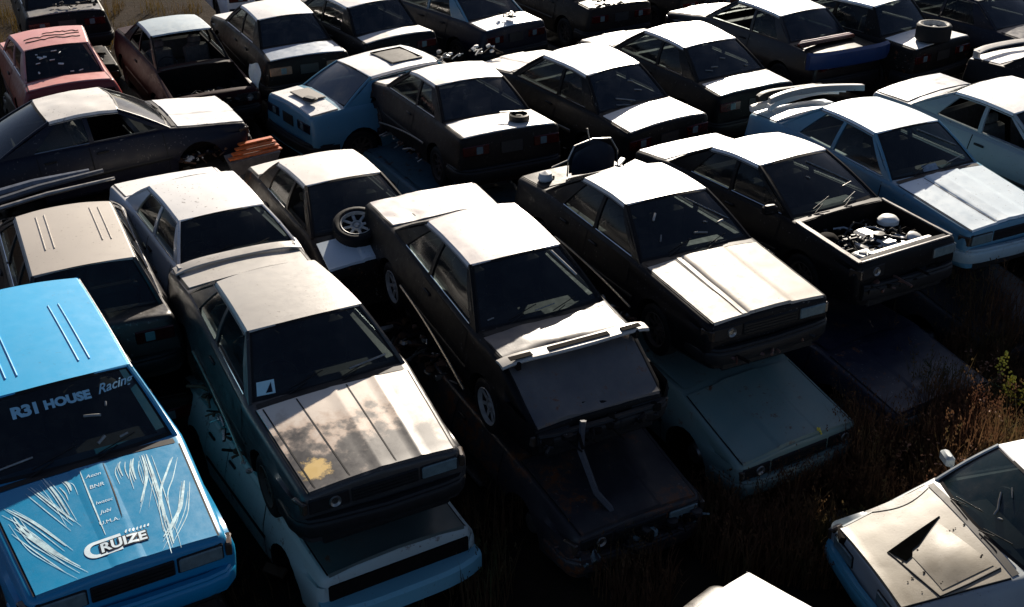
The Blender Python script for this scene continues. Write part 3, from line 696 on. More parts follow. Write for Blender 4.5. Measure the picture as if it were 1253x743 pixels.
# ------------------------------------------------------------------ back row
cW, rW = build_car('W', 'grey_saloon', 'dark saloon with grey-blue boot and wide amber tail lamps', body=BLACK2, roofm=WHITE, trunk=GREYB, hood=WHITE, wins='sedan', glass=GLD(), group=GB, seed=11, lens=simple('amber_grey_lens', (.26, .15, .09), .2))  # roof and bonnet white is glare painted onto a dark car
cX, rX = build_car('X', 'dark_saloon', 'dark saloon with pale roof between the amber-lamped saloon and the ice blue one', body=BLACK, roofm=WHITE, trunk=CREAM, wins='sedan', glass=GLD(), group=GB, seed=12)  # pale roof and boot colours hold the glare of the low sun
cY, rY = build_car('Y', 'ice_blue_saloon', 'ice blue saloon with pale number panel and scraps on its boot', body=NAVY, roofm=IBLUE, trunk=IBLUE, wins='sedan', glass=GLD(), group=GB, seed=13, pillar=PBLUE)
cP1, rP1 = build_car('P1', 'wrecked_dark_car', 'dark wreck with scraps on its tail, top centre between ice blue saloon and glare-roofed coupe', body=BROWN, wins='sedan', glass=GLD(), group=GB, seed=14)
cP2, rP2 = build_car('P2', 'dark_car', 'dark car with a sliver of pale bonnet at the top edge right of centre', body=BLACK2, trunk=CREAM, wins='sedan', glass=GLD(), group=GB, seed=15, detail=False)
cV, rV = build_car('V', 'dark_saloon', 'dark saloon at the top left with pale scraps along its tail', body=BLACK, roofm=BLACK, trunk=P('mottled_grey', (.2, .2, .2), dust=.6), wins='sedan', glass=GLS(), group=GB, seed=16, dent=.012)
cV2, rV2 = build_car('V2', 'white_car', 'white car cut by the top edge behind the dark red car', body=WHITE, wins='sedan', glass=GLD(), group=GB, seed=5, detail=False)
cR, rR = build_car('R', 'faded_red_coupe', 'faded pink-red coupe with cracked roof paint and debris on its rear glass', body=P('red_side', (.22, .014, .014), dust=.08), roofm=PINK, trunk=PINK, hood=PINK, wins='coupe', group=GB, seed=2, glass=GLS(), pillar=PINK)
cS, rS = build_car('S', 'dark_red_car', 'open-fronted dark red car with pale blue-grey roof and no windscreen glass', body=DRED, roofm=P('pale_grey_blue', (.42, .50, .54), dust=.1), hood=BLACK, bay=True, grille=False, lamps=(0, 0), wins='coupe', group=GB, seed=3, skip=((-1, 0), (-1, 1)), windshield=False, pillar=BLACK)
cZ, rZ = build_car('Z', 'pale_blue_coupe', 'pale blue and white coupe turned sideways with a roof hatch and grey glass', body=PBLUE, roofm=WHITE, trunk=WHITE, wins='coupe', group=GB, seed=7, sun=True, front=False, scale=1.075, glass=glass_mat('grey_dusty_glass', (.10, .115, .14), .1, .25, .3), wheels=(0, 0, 1, 1), lens=NAVY)
cT, rT = build_car('T', 'sideways_navy_car', 'navy car standing sideways with cream roof and white bonnet', body=NAVY, roofm=CREAM, hood=WHITE, wins='sedan', group=GB, seed=9, rear_bay=True, glass=GLS(), pillar=NAVY, dent=.014, wheels=(0, 0, 0, 0), skip=((-1, 0), (1, 0)), lamps=(0, 0), bbroken=True)
# ------------------------------------------------------------------ foreground
GX = 'cars in the foreground'
cAD, rAD = build_car('AD', 'silver_beige_coupe', 'silver-beige coupe with blue nose and a vent cut in its bonnet, bottom right', body=P('two_tone_blue', (.34, .38, .40), dust=.1), hood=TAN, roofm=WHITE, trunk=TAN, wins='coupe', bump=P('nose_blue', (.06, .28, .42), dust=.08), group=GX, seed=6, glass=glass_mat('teal_glass', (.010, .022, .026), .16, .06, .06), mirrors=(-1,), taper=.14, step=None, dent=.004, lamps=(1, 1), grille=False)
cAE, rAE = build_car('AE', 'white_roofed_estate', 'white-roofed car at the bottom edge with only a roof corner in view', body=P('dark_side', (.03, .03, .03)), roofm=WHITE, wins='wagon', group=GX, seed=8)
# ------------------------------------------------------------------ lower layer: stripped bodies the others rest on
GL = 'stripped wrecks under the stacked cars'
LOWN = 0
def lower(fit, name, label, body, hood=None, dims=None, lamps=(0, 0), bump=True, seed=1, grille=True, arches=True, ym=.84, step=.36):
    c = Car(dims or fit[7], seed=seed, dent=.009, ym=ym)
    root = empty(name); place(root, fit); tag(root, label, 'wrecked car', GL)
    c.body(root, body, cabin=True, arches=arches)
    c.skin_top(c.cx + .14, c.hx + .02, .045, hood or body, 'hood', root, step=step); c.skin_top(c.tx, c.bx - .12, .045, body, 'boot_lid', root)
    b = MB(); b.grid(lambda u, x: (x, u * (c.bw + .02), c.top(x, 0) + .05 - .05 * abs(u) + .03 * noise.noise(Vector((x * 3, u * 2, seed)))), frange(-1, 1, 10), frange(c.bx - .02, c.cx + .06, 14)); b.build('flattened_roof', body, root)
    c.doors(root, body, four=True)
    if grille: c.front_face(root, lamps, grille)
    else:
        b = MB(); b.box((c.hx + .055, 0, .47), (.03, 2 * c.hw - .04, .40), None, 0, .02); b.build('front_opening', UND(), root)
    if bump: c.bumper(root, True, hood or body, broken=False)
    c.rear_face(root)
    b = MB(); M = Matrix.Rotation(PI / 2, 4, 'X')
    for ax in (c.ax_f(), c.ax_r()):
        for sg in (-1, 1):
            b = MB(); b.lathe([(.10, -.06), (.14, 0), (.10, .06)], 14, Matrix.Translation((ax, sg * .66, .30)) @ M); b.build('brake_drum', STE(), root)
    return c, root
cA2, rA2 = lower(FIT['A2'], 'grey_teal_wreck', 'grey-teal wreck under the silver coupe with lettering and pale blue front lip', TEAL2, TEAL3, seed=2, bump=False, step=None, grille=False)
cB2, rB2 = lower(FIT['B2'], 'dark_wreck', 'very dark wreck under the black coupe with the loose wing', P('rusty_black', (.022, .020, .024), rust=1., dust=.1, spec=.3), seed=3, lamps=(0, 1))
cC2, rC2 = lower(FIT['C2'], 'teal_wreck', 'teal wreck whose bonnet sticks out under the beige-bonneted saloon', TEAL, seed=4)
cD2, rD2 = lower(FIT['D2'], 'navy_wreck', 'dark navy wreck in the weeds under the car without bonnet', P('dull_navy', (.008, .010, .026), dust=.06, rust=.3), seed=5, lamps=(1, 1))
cE2, rE2 = lower(FIT['E2'], 'grey_wreck', 'dark grey wreck under the light blue coupe with scuffed bumper', P('wreck_grey', (.03, .03, .035), dust=.06, rust=.3), seed=6, lamps=(2, 2))
def under(n, name, label, mat, dx=0., dy=0., **k):
    f = FIT[n]; g = (f[0], f[1] + dx, f[2] + dy, -.17, f[4] + 2, 0, 0, {})
    return lower(g, name, label, mat, dims={k2: v for k2, v in f[7].items() if k2 in ('hx', 'tx')} if f[7].get('hx', 2) < 1.6 else {}, **k)
under('K', 'light_blue_wreck', 'light blue wreck under the black coupe that shows its tail and left wheels', P('shaded_blue', (.075, .15, .19), dust=.1, rust=.4), dx=-.28, dy=.0, seed=7)
under('G', 'dark_wreck', 'dark wreck under the bright blue estate', BROWN, seed=8)
under('H', 'dark_wreck', 'dark wreck under the beige-roofed estate', BLACK2, seed=9)
under('I', 'dark_wreck', 'dark wreck under the white saloon behind the silver coupe', BLACK2, seed=10)
under('J', 'dark_wreck', 'dark wreck under the cream-roofed car with spare wheel', BROWN, seed=11)
for n, s in (('F', 'white saloon at the right edge'), ('L', 'glare-roofed black coupe'), ('M', 'car with peeling glare-white boot edge'), ('N', 'coupe carrying the blue panel'), ('O', 'saloon carrying the thick wheel'),
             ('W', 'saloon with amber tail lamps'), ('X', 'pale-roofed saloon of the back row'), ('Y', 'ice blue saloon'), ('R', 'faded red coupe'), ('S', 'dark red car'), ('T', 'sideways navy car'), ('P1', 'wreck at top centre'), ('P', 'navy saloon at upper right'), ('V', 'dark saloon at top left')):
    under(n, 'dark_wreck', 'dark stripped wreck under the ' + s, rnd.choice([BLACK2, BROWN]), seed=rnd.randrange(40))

# ------------------------------------------------------------------ lettering helpers
def text_mesh(body, size, thick=.0, shear=0., bold=0., space=1.):
    cu = bpy.data.curves.new('t', 'FONT'); cu.body = body; cu.size = size; cu.shear = shear; cu.offset = bold; cu.resolution_u = 3; cu.space_character = space
    o = bpy.data.objects.new('t', cu); COL.objects.link(o); dg = bpy.context.evaluated_depsgraph_get()
    me = bpy.data.meshes.new_from_object(o.evaluated_get(dg)); bpy.data.objects.remove(o); bpy.data.curves.remove(cu)
    bm = bmesh.new(); bm.from_mesh(me); bmesh.ops.triangulate(bm, faces=bm.faces)
    for _ in range(2):
        es = [e for e in bm.edges if e.calc_length() > .05]
        if es: bmesh.ops.subdivide_edges(bm, edges=es, cuts=1); bmesh.ops.triangulate(bm, faces=bm.faces)
    bm.to_mesh(me); bm.free(); return me
def lay(me, fn, name, mat, parent):
    for v in me.vertices: v.co = fn(v.co.x, v.co.y)
    me.materials.clear(); me.materials.append(mat); me.update(); return link(name, me, parent)
VINYL = simple('white_vinyl', (.62, .74, .80), .4, var=.1); VINB = simple('light_blue_vinyl', (.30, .55, .68), .4, var=.1)
FADE = simple('faded_white_graphic', (.50, .68, .78), .35, var=.4, scale=14)

# --- blue estate: windscreen lettering, bonnet graphics
def on_screen(c, x0, v0, k=1.):
    H = math.hypot(c.cx - c.fx, c.fz - c.cz)
    def fn(x, y):
        v = v0 + y / H; yy = x0 + x; u = yy / lerp(c.cw, c.fw, v); return c.windshield_pt(u, v, .006)
    return fn
ws = [o for o in rG.children if o.name.startswith('windshield')][0]
def wide(me, kx, ky=1.):
    for v in me.vertices: v.co.x *= kx; v.co.y *= ky
    return me
lay(wide(text_mesh('R31', .135, bold=.007, space=.9), 1.12), on_screen(cG, -.42, .68), 'windscreen_lettering', VINB, ws)
lay(wide(text_mesh('HOUSE', .105, bold=.006), 1.10), on_screen(cG, -.165, .695), 'windscreen_lettering', VINB, ws)
lay(wide(text_mesh('Racing', .12, shear=.45, bold=.002), .95), lambda x, y: on_screen(cG, .265, .71)(x, y + .12 * x), 'windscreen_lettering', VINB, ws)
hd = [o for o in rG.children if o.name.startswith('hood')][0]
def on_hood(c, x0, y0, off=.0135, step=.17):
    def fn(x, y):
        X = x0 - y; Y = y0 + x; z = c.top(X, Y) + off
        u = abs(Y) / (c.yt(X) - .045)
        if step: z += .006 * clamp((step + .02 - u) / .04)
        return Vector((X, Y, z))
    return fn
F0 = on_hood(cG, 0, 0)
def streak(pts, w, name='bonnet_streak', mat=FADE):
    b = MB(); n = 18; P_ = [Vector((p[0], p[1])) for p in pts]
    def at(t):
        q = t * (len(P_) - 1); i = min(int(q), len(P_) - 2); f = q - i
        p0 = P_[max(i - 1, 0)]; p1 = P_[i]; p2 = P_[i + 1]; p3 = P_[min(i + 2, len(P_) - 1)]
        return .5 * ((2 * p1) + (p2 - p0) * f + (2 * p0 - 5 * p1 + 4 * p2 - p3) * f * f + (3 * p1 - p0 - 3 * p2 + p3) * f ** 3)
    vs = []
    for i in range(n + 1):
        t = i / n; p = at(t); d = (at(min(1, t + .02)) - at(max(0, t - .02))).normalized(); nn = Vector((-d.y, d.x)); ww = w * math.sin(PI * min(1, t * .85 + .08)) ** .8
        for s in (-1, 1): q = p + nn * ww * s; vs.append(F0(q.y, -q.x))
    b.v = [tuple(v) for v in vs]; b.f = [(2 * i, 2 * i + 1, 2 * i + 3, 2 * i + 2) for i in range(n)]; b.m = [0] * n
    return b.build(name, mat, hd, fix=False)
ST = [[(1.047, -0.445), (1.294, -0.355), (1.584, -0.243)], [(0.997, -0.333), (1.225, -0.288), (1.499, -0.258)], [(1.1, -0.2), (1.15, -0.178), (1.237, -0.177)], [(1.209, -0.653), (1.451, -0.515), (1.809, -0.362)], [(1.319, -0.629), (1.594, -0.572), (1.763, -0.494), (2.064, -0.322)], [(1.433, -0.631), (1.676, -0.52), (1.965, -0.379)], [(1.06, 0.255), (1.115, 0.228), (1.241, 0.223)], [(1.06, 0.361), (1.16, 0.322), (1.322, 0.304)], [(1.05, 0.432), (1.244, 0.409), (1.392, 0.362), (1.591, 0.261)], [(1.05, 0.468), (1.425, 0.432), (1.811, 0.386)], [(1.167, 0.65), (1.348, 0.538), (1.55, 0.432), (1.879, 0.364)], [(1.484, 0.642), (1.658, 0.569), (1.821, 0.488), (2.04, 0.299)], [(1.587, 0.594), (1.786, 0.499), (1.957, 0.365)], [(1.811, 0.386), (1.995, 0.365), (2.137, 0.344)]]
for i, p in enumerate(ST):
    streak(p, (.007, .009, .011)[i % 3] * (1.5 if i == 9 else 1))
    for k in range(3): streak([(a + .03 * k + .02 * q + rnd.uniform(-.02, .02), b + (.02 + .014 * k) * (1 if k % 2 else -1)) for q, (a, b) in enumerate(p)], rnd.uniform(.002, .0045))
streak([(1.042, -.062), (1.4, -.07), (1.836, -.077)], .006, 'bonnet_stripe'); streak([(1.024, .127), (1.4, .11), (1.705, .086)], .005, 'bonnet_stripe', RUB())
for x, y, s, t, sh in ((1.155, -.045, .055, 'Aeon', .4), (1.29, -.05, .06, 'BNR', .2), (1.485, -.055, .05, 'Iwatec', .3), (1.60, -.05, .055, 'Jubi', .4), (1.72, -.09, .055, 'U.M.A.', .1)):
    lay(text_mesh(t, s, shear=sh), on_hood(cG, x, y), 'bonnet_lettering', VINYL, hd)
# logo: rounded pale badge with dark letters
b = MB(); pl = []
for w in frange(PI / 2, 3 * PI / 2, 12): pl.append((-.20 + .085 * math.cos(w), .01 + .085 * math.sin(w)))
pl += [(-.02, -.075), (-.02, -.045), (-.19, -.045)]
for w in frange(3 * PI / 2, PI / 2, 10): pl.append((-.19 + .052 * math.cos(w), .01 + .055 * math.sin(w)))
pl += [(-.19, .065), (.0, .065), (.0, .095)]
fn = on_hood(cG, 1.965, .02, .0145); b.v = [tuple(fn(*p)) for p in pl]; b.f = [tuple(range(len(pl)))]; b.m = [0]
me = b.mesh('badge', [VINYL]); bm = bmesh.new(); bm.from_mesh(me); bmesh.ops.triangulate(bm, faces=bm.faces); bm.to_mesh(me); bm.free(); link('bonnet_badge', me, hd)
lay(text_mesh('RUIZE', .125, shear=.10, bold=.014, space=1.02), on_hood(cG, 2.005, -.155, .0160), 'bonnet_lettering', NAVY, hd)
lay(text_mesh('RUIZE', .125, shear=.10, bold=.004, space=1.02), on_hood(cG, 2.005, -.155, .0185), 'bonnet_lettering', VINYL, hd)
for k in range(7):
    streak([(1.885 - .001 * k, .06 + k * .028), (1.868, .065 + k * .028), (1.85, .075 + k * .028)], .007, 'badge_stripe', VINYL)

# --- silver coupe: paper, blocky spoiler
wsA = [o for o in rA.children if o.name.startswith('windshield')][0]
b = MB(); b.grid(lambda u, v: cA.windshield_pt(u, v, .006), frange(-.93, -.70, 3), frange(.06, .24, 3), 0)
b.add([cA.windshield_pt(-.82, .08, .009), cA.windshield_pt(-.735, .08, .009), cA.windshield_pt(-.745, .21, .009), cA.windshield_pt(-.785, .14, .009)], [(0, 1, 2, 3)], 1); b.build('windscreen_notice', [PAPER(), NAVY], wsA)
cA.spoiler(rA, SILVER, .085, cA.tx + .10)
# --- lettering and lip of the wreck under it
def sh(c, x0, y0): return lambda x, y: Vector((x0 - y, y0 + x, c.top(x0 - y, y0 + x) + .016))
lay(text_mesh('IMPUL', .085, bold=.003, space=1.1), sh(cA2, 1.62, -.55), 'bonnet_lettering', CHR(), rA2)
X = cA2.hx + .06; b = MB()
ys = frange(-.80, .80, 12); b.sweep([(Vector((X + .16 - .12 * (y / .8) ** 4, y, .50)), (1, 0, 0), (0, 0, 1)) for y in ys], [(-.24, -.02), (-.24, .02), (.02, .015), (.05, -.02), (.05, -.16), (.0, -.20), (-.04, -.04)])
b.build('bumper', P('lip_blue', (.16, .40, .50), dust=.15), rA2)

# --- engine bay of the bonnetless saloon
cb = cD; x0, x1 = cb.cx + .2, cb.hx - .12; xm = (x0 + x1) / 2
b = MB(); b.box((xm + .05, .0, .52), (.62, .34, .34), None, 1, .03); b.box((xm + .05, .02, .73), (.56, .20, .09), None, 0, .03)
for k in range(5): b.box((xm - .16 + k * .10, -.17, .70), (.045, .20, .05), Matrix.Rotation(.3, 3, 'X'), 0, .015)
b.tube([(xm - .22, -.27, .70), (xm + .30, -.27, .70), (xm + .42, -.1, .68)], .05, 8, 0); b.lathe([(.05, 0), (.07, .02), (.07, .06), (0, .07)], 12, Matrix.Translation((xm + .1, .02, .76)), 2)
b.build('engine', [ALU(), UND(), PLA()], rD)
b = MB(); b.lathe([(.13, 0), (.13, .05), (.09, .09), (.04, .10), (0, .10)], 16, Matrix.Translation((x0 + .22, .50, .74)), 0); b.lathe([(.13, 0), (.13, .05), (.09, .09), (.04, .10), (0, .10)], 16, Matrix.Translation((x0 + .22, -.50, .72)), 1); b.build('strut_tower', [WHI(), UND()], rD)
b = MB(); b.box((x1 - .12, -.42, .66), (.18, .24, .18), None, 0, .015); b.build('battery', WHI(), rD)
b = MB(); b.box((x1 - .02, .05, .62), (.05, .95, .26), None, 0, .01); b.box((x1 - .02, .05, .765), (.07, 1.0, .03), None, 1, .01); b.build('radiator', [UND(), STE()], rD)
b = MB(); b.lathe([(.0, 0), (.10, 0), (.10, .12), (.05, .15), (0, .15)], 14, Matrix.Translation((x1 - .22, .46, .62)) @ Matrix.Rotation(.5, 4, 'Y')); b.build('air_cleaner', WHI(), rD)
b = MB(); r = random.Random(3)
for k in range(16):
    p = Vector((r.uniform(x0, x1 - .1), r.uniform(-.5, .5), .68)); q = Vector((r.uniform(x0, x1 - .1), r.uniform(-.5, .5), .66))
    b.tube([p, (p + q) / 2 + Vector((0, 0, r.uniform(.05, .14))), q], r.uniform(.008, .022), 6)
b.build('hoses', PLA(), rD)
junk_bits(rD, 'engine_fittings', xm, -.0, .68, .44, .55, 110, 5, [ALU(), UND(), UND(), PLA()], .06)
b = MB()
for sg in (-1, 1): b.sweep([(Vector((x, sg * (cb.yt(x) - .03), cb.top(x, cb.yt(x)) + .012)), (0, sg, 0), (0, 0, 1)) for x in frange(cb.cx + .1, cb.hx, 10)], [(-.04 if sg < 0 else -.01, -.01), (-.04 if sg < 0 else -.01, .006), (.02, .006), (.02, -.01)])
b.box((cb.hx - .0, 0, cb.hz + .012), (.03, 2 * cb.hw - .1, .02), None, 0, .006); b.build('inner_wing_edge', P('scuffed_white_edge', (.20, .18, .165), rust=.9, dust=.5), rD)
junk_bits(rD, 'broken_front_panel', cb.hx + .05, 0, .42, .06, .65, 40, 9, [UND(), P('red_brown', (.09, .03, .02)), PLA()], .12)
junk_bits(rB, 'broken_front_panel', cB.hx + .08, 0, .38, .07, .65, 46, 19, [UND(), PLA(), P('black', (0, 0, 0))], .14)
junk_bits(rT, 'torn_wing_parts', 1.35, -.72, .35, .45, .10, 60, 24, [UND(), simple('rusty_scrap', (.09, .04, .02), .8), P('cream', (0, 0, 0)), NAVY], .09)
junk_bits(rS, 'broken_front_panel', cS.hx - .1, 0, .55, .25, .6, 50, 29, [UND(), PLA(), UND(), STE()], .14)
junk_bits(rB2, 'smashed_nose_parts', cB2.hx - .02, 0, .50, .16, .7, 60, 39, [UND(), PLA(), P('rusty_black', (0, 0, 0)), LAMP()], .15)
junk_bits(rC, 'broken_front_panel', cC.hx + .06, 0, .35, .05, .65, 30, 12, [UND(), P('red_brown', (.09, .03, .02)), PLA()], .10)
junk_bits(rT, 'bay_fittings', (cT.tx + cT.bx) / 2, 0, .62, .22, .5, 50, 4, [ALU(), PLA(), STE()], .09)
# crumpled tail of dark saloon
# --- bonnet vent of the silver-beige coupe
hA = [o for o in rAD.children if o.name.startswith('hood')][0]
def adz(x, y, o=.013): return Vector((x, y, cAD.top(x, y) + o))
b = MB(); b.v = [tuple(adz(x, y, .019)) for x, y in [(1.846, -.05), (1.25, -.225), (1.58, .0), (1.66, .03), (1.70, .10), (1.775, .13)]]; b.f = [(0, 1, 2), (0, 2, 3), (0, 3, 4), (0, 4, 5)]; b.m = [0] * 4; b.build('bonnet_vent_opening', simple('vent_void', (.002, .002, .002), 1., spec=0.), hA)
b = MB(); pts = [(1.25, -.225), (1.55, -.14), (1.85, -.05), (1.79, .28), (1.72, .60), (1.45, .59), (1.14, .56)]
b.tube([adz(x, y, .012) for x, y in pts], .009, 5); b.build('bonnet_vent_edge', RUB(), hA)
def bil(u, v):
    A, B_, C_, D_ = Vector((1.30, -.16)), Vector((1.70, .10)), Vector((1.67, .55)), Vector((1.17, .51)); p = (A * (1 - u) + B_ * u) * (1 - v) + (D_ * (1 - u) + C_ * u) * v
    return adz(p.x, p.y, .014 + .026 * math.sin(PI * clamp(u, .02, .98)) * math.sin(PI * clamp(v, .02, .98)))
b = MB(); b.grid(bil, frange(0, 1, 10), frange(0, 1, 10)); b.build('bonnet_vent_cover', TAN, hA)
b = MB(); r = random.Random(8)
for k in range(34):
    t = r.random(); ln = r.randrange(3); p = adz(lerp(1.08, 1.9, t), (-.05, .18, .36)[ln] + .16 * t + r.gauss(0, .012), .015); b.lathe([(.006 + .008 * r.random(), 0), (0, .004)], 7, Matrix.Translation(p))
b.build('tar_spots', UND(), hA)
b = MB(); b.grid(lambda u, v: adz(lerp(1.12, 1.75, u), -cAD.yt(1.3) + .05 + v * (.02 + .10 * math.sin(PI * u)), .016), frange(0, 1, 12), frange(0, 1, 3)); b.build('bare_patch', P('bare_grey', (.10, .10, .09), dust=.4), hA)
b = MB(); b.box((cAD.hx - .02, -.50, cAD.hz - .03), (.16, .22, .07), Matrix.Rotation(-.4, 3, 'Z'), 0, .02); b.build('indicator_hole', UND(), rAD)

# --- scraps that lie on cars
def thing(name, label, cat, loc, rz=0., group=None, rx=0., ry=0.):
    o = empty(name, loc, rz); o.rotation_euler = (rx, ry, rz); return tag(o, label, cat, group)
def car_pt(n, x, y, dz=0.):
    c, r = CARS[n]; bpy.context.view_layer.update(); return r.matrix_world @ Vector((x, y, c.top(x, y) + .012 + dz))
def car_rz(n): return CARS[n][1].rotation_euler.z
# loose wing across the black coupe's bonnet
p = car_pt('B', 1.62, .04, .0)
o = thing('rear_wing', 'loose white-topped rear wing lying across the bonnet of the black coupe', 'car wing', p, car_rz('B')); o.rotation_euler = CARS['B'][1].rotation_euler
b = MB(); ys = frange(-.82, .82, 20)
b.sweep([(Vector((-.05 * (y / .82) ** 2, y, .10 - .05 * abs(y / .82) ** 6)), (1, 0, 0), (0, 0, 1)) for y in ys], [(-.09, -.02), (-.08, .0), (-.02, .016), (.07, .010), (.085, -.01), (.07, -.03), (.0, -.012)])
b.build('wing_blade', SILVER, o)
b = MB()
for (y0, y1) in ((-.74, -.50), (-.32, .36), (.50, .72)): b.box((-.0, (y0 + y1) / 2, .118), (.065, y1 - y0, .008), None, 0)
b.build('wing_slot', UND(), o)
b = MB()
for y in (-.66, .66): b = MB(); b.box((.0, y, .04), (.12, .05, .10), None, 0, .012); b.build('wing_foot', BLACK, o)
# spare wheel on the cream-roofed car
p = car_pt('J', 1.20, .10)
def flat_wheel(name, label, loc, rimk, tilt=(0, 0), sc=1., wide=1., group='loose wheels lying on cars'):
    t = link(name, TYRE); t.location = loc; t.rotation_euler = (-PI / 2 + tilt[0], tilt[1], 0); t.scale = (sc, sc * wide, sc); tag(t, label, 'wheel', group); link('rim', RIMS[rimk], t); return t
flat_wheel('spare_wheel', 'wheel with light alloy rim lying on the cream-roofed car', (-1.895, 12.95, 1.74), 'steel', (.35, .05))
flat_wheel('thick_wheel', 'thick wheel with white rim lying on the tail of a dark saloon, upper right', (7.55, 20.47, 2.07), 'steel', (0, 0), 1.02, 1.6)
RIMS['white'] = rim_mesh(WHI(), 6)
# round black fan on the tail of the brown-black coupe
p = car_pt('K', -1.86, -.28)
o = thing('cooling_fan', 'round black fan with a bright bracket on the glare-pale tail of the coupe', 'cooling fan', p)
b = MB(); b.lathe([(.12, 0), (.15, .01), (.15, .09), (.12, .10), (.12, 0)], 20); b.build('fan_shroud', PLA(), o)
b = MB(); b.lathe([(.05, 0), (.05, .07), (0, .07)], 12)
for k in range(6): b.box((.08 * math.cos(k * PI / 3), .08 * math.sin(k * PI / 3), .05), (.08, .05, .008), Matrix.Rotation(k * PI / 3, 3, 'Z') @ Matrix.Rotation(.4, 3, 'X'))
b.build('fan_blades', RUB(), o); b = MB(); b.box((-.12, .05, .11), (.32, .03, .015), Matrix.Rotation(.15, 3, 'Z')); b.build('bracket', STE(), o)
# seat and mirror on the tail of the beige-bonneted saloon
p = car_pt('C', -1.70, .12)
o = thing('car_seat_back', 'dark blue padded seat back with metal frame standing on the boot of the beige-bonneted saloon', 'car seat', p, D2R(28)); 
b = MB(); b.grid(lambda u, v: Vector((u * .33 * (1 - .35 * max(0, v - .6) ** 1.5 * 2), -.05 * (1 - u * u) - .02, .03 + v * .40 - .10 * u * u * v)), frange(-1, 1, 12), frange(0, 1, 8)); b.grid(lambda u, v: Vector((u * .33 * (1 - .35 * max(0, v - .6) ** 1.5 * 2), .05, .03 + v * .40 - .10 * u * u * v)), frange(-1, 1, 12), frange(0, 1, 8))
b.build('seat_pad', simple('blue_black_vinyl', (.012, .02, .035), .35), o)
b = MB(); b.tube([(-.38, 0, .02), (-.37, 0, .25), (-.28, 0, .42), (0, 0, .47), (.27, 0, .43), (.38, 0, .25), (.40, 0, .02)], .012, 6); b.tube([(-.05, 0, .46), (-.08, .02, .62)], .010, 6); b.tube([(-.6, .02, .18), (-.38, 0, .24)], .012, 6); b.build('seat_frame', STE(), o)
p = car_pt('C', -2.0, .62)
o = thing('loose_door_mirror', 'small white door mirror lying near the dark seat back', 'mirror', car_pt('C', -1.80, -.52, .02), .5); b = MB(); b.lathe([(.0, -.07), (.07, -.06), (.10, .0), (.08, .08), (.0, .11)], 12); b.build('mirror_housing', WHI(), o); b = MB(); b.box((.10, 0, 0), (.06, .05, .05), None, 0, .01); b.build('mirror_foot', PLA(), o)
o = thing('white_panel_scrap', 'crooked white panel scrap beside the seat back', 'scrap', car_pt('C', -1.75, .80, -.03), .9, rx=.1); b = MB(); b.box((0, 0, .03), (.34, .20, .02), None, 0, .006); b.box((-.15, .14, .08), (.28, .07, .03), Matrix.Rotation(.3, 3, 'Z'), 0, .01); b.build('scrap_plate', WHI(), o)
# pile of bumpers on the light blue coupe
for k, (dx, dz, ln, mt, lb, rz) in enumerate(((-2.28, .02, 1.62, CREAM, 'lowest curved cream bumper of the pile on the light blue coupe', 0), (-2.02, .12, 1.5, WHITE, 'middle dented white bumper of the pile on the light blue coupe', .08), (-1.80, .24, 1.66, SILVER, 'topmost grey bumper of the pile on the light blue coupe', -.05), (-2.42, .09, 1.35, P('black', (0, 0, 0)), 'black bumper poking out behind the cream one on the light blue coupe', .12))):
    o = thing('loose_bumper', lb, 'bumper', (0, 0, 0), 0, 'bumpers piled on the light blue coupe'); o.location = car_pt('E', dx + .12, .0, dz + .02); o.rotation_euler = (0, .0, car_rz('E') + rz)
    b = MB(); hl = ln / 2
    b.sweep([(Vector((.10 * (y / hl) ** 4, y, .05 + .03 * math.sin(y * 3 + k))), Vector((-1, -.25 * (y / hl) ** 3, 0)).normalized(), (0, 0, 1)) for y in frange(-hl, hl, 18)], [(-.06, -.04), (.02, -.04), (.05, .0), (.04, .04), (.0, .055), (-.05, .045)])
    b.build('bumper_shell', mt, o); b = MB(); b.box((-.03, 0, .03), (.05, ln * .7, .05), None, 0, .01); b.build('bumper_core', UND(), o)
# blue panel and red lamp strip on the plum coupe
a = Vector((5.15, 19.68, 1.74)); c2 = Vector((6.80, 20.5, 1.80)); dv = (c2 - a); rz = math.atan2(dv.y, dv.x)
o = thing('blue_bumper', 'blue bumper leaning across the tail of the plum coupe', 'bumper', a + dv / 2, rz); b = MB()
b.sweep([(Vector((x, -.10 + .10 * (x / .9) ** 4, 0)), (0, -1, 0), (0, 0, 1)) for x in frange(-.9, .9, 14)], [(-.05, -.16), (.03, -.15), (.06, -.02), (.05, .10), (-.02, .14), (-.05, .12)]); b.build('bumper_shell', P('deep_blue', (.010, .04, .14), dust=.08), o)
o = thing('tail_lamp_strip', 'long red tail lamp strip lying behind the blue bumper', 'tail lamp', a + dv * .40 + Vector((-.15, .45, .16)), rz + .05, rx=-.2); b = MB(); b.box((0, 0, 0), (1.3, .10, .08), None, 0, .02); b.build('lamp_lens', RED(), o); b = MB(); b.box((.05, .07, .03), (1.2, .05, .06), None, 0, .015); b.build('lamp_housing', P('pinkish', (.6, .42, .42)), o)
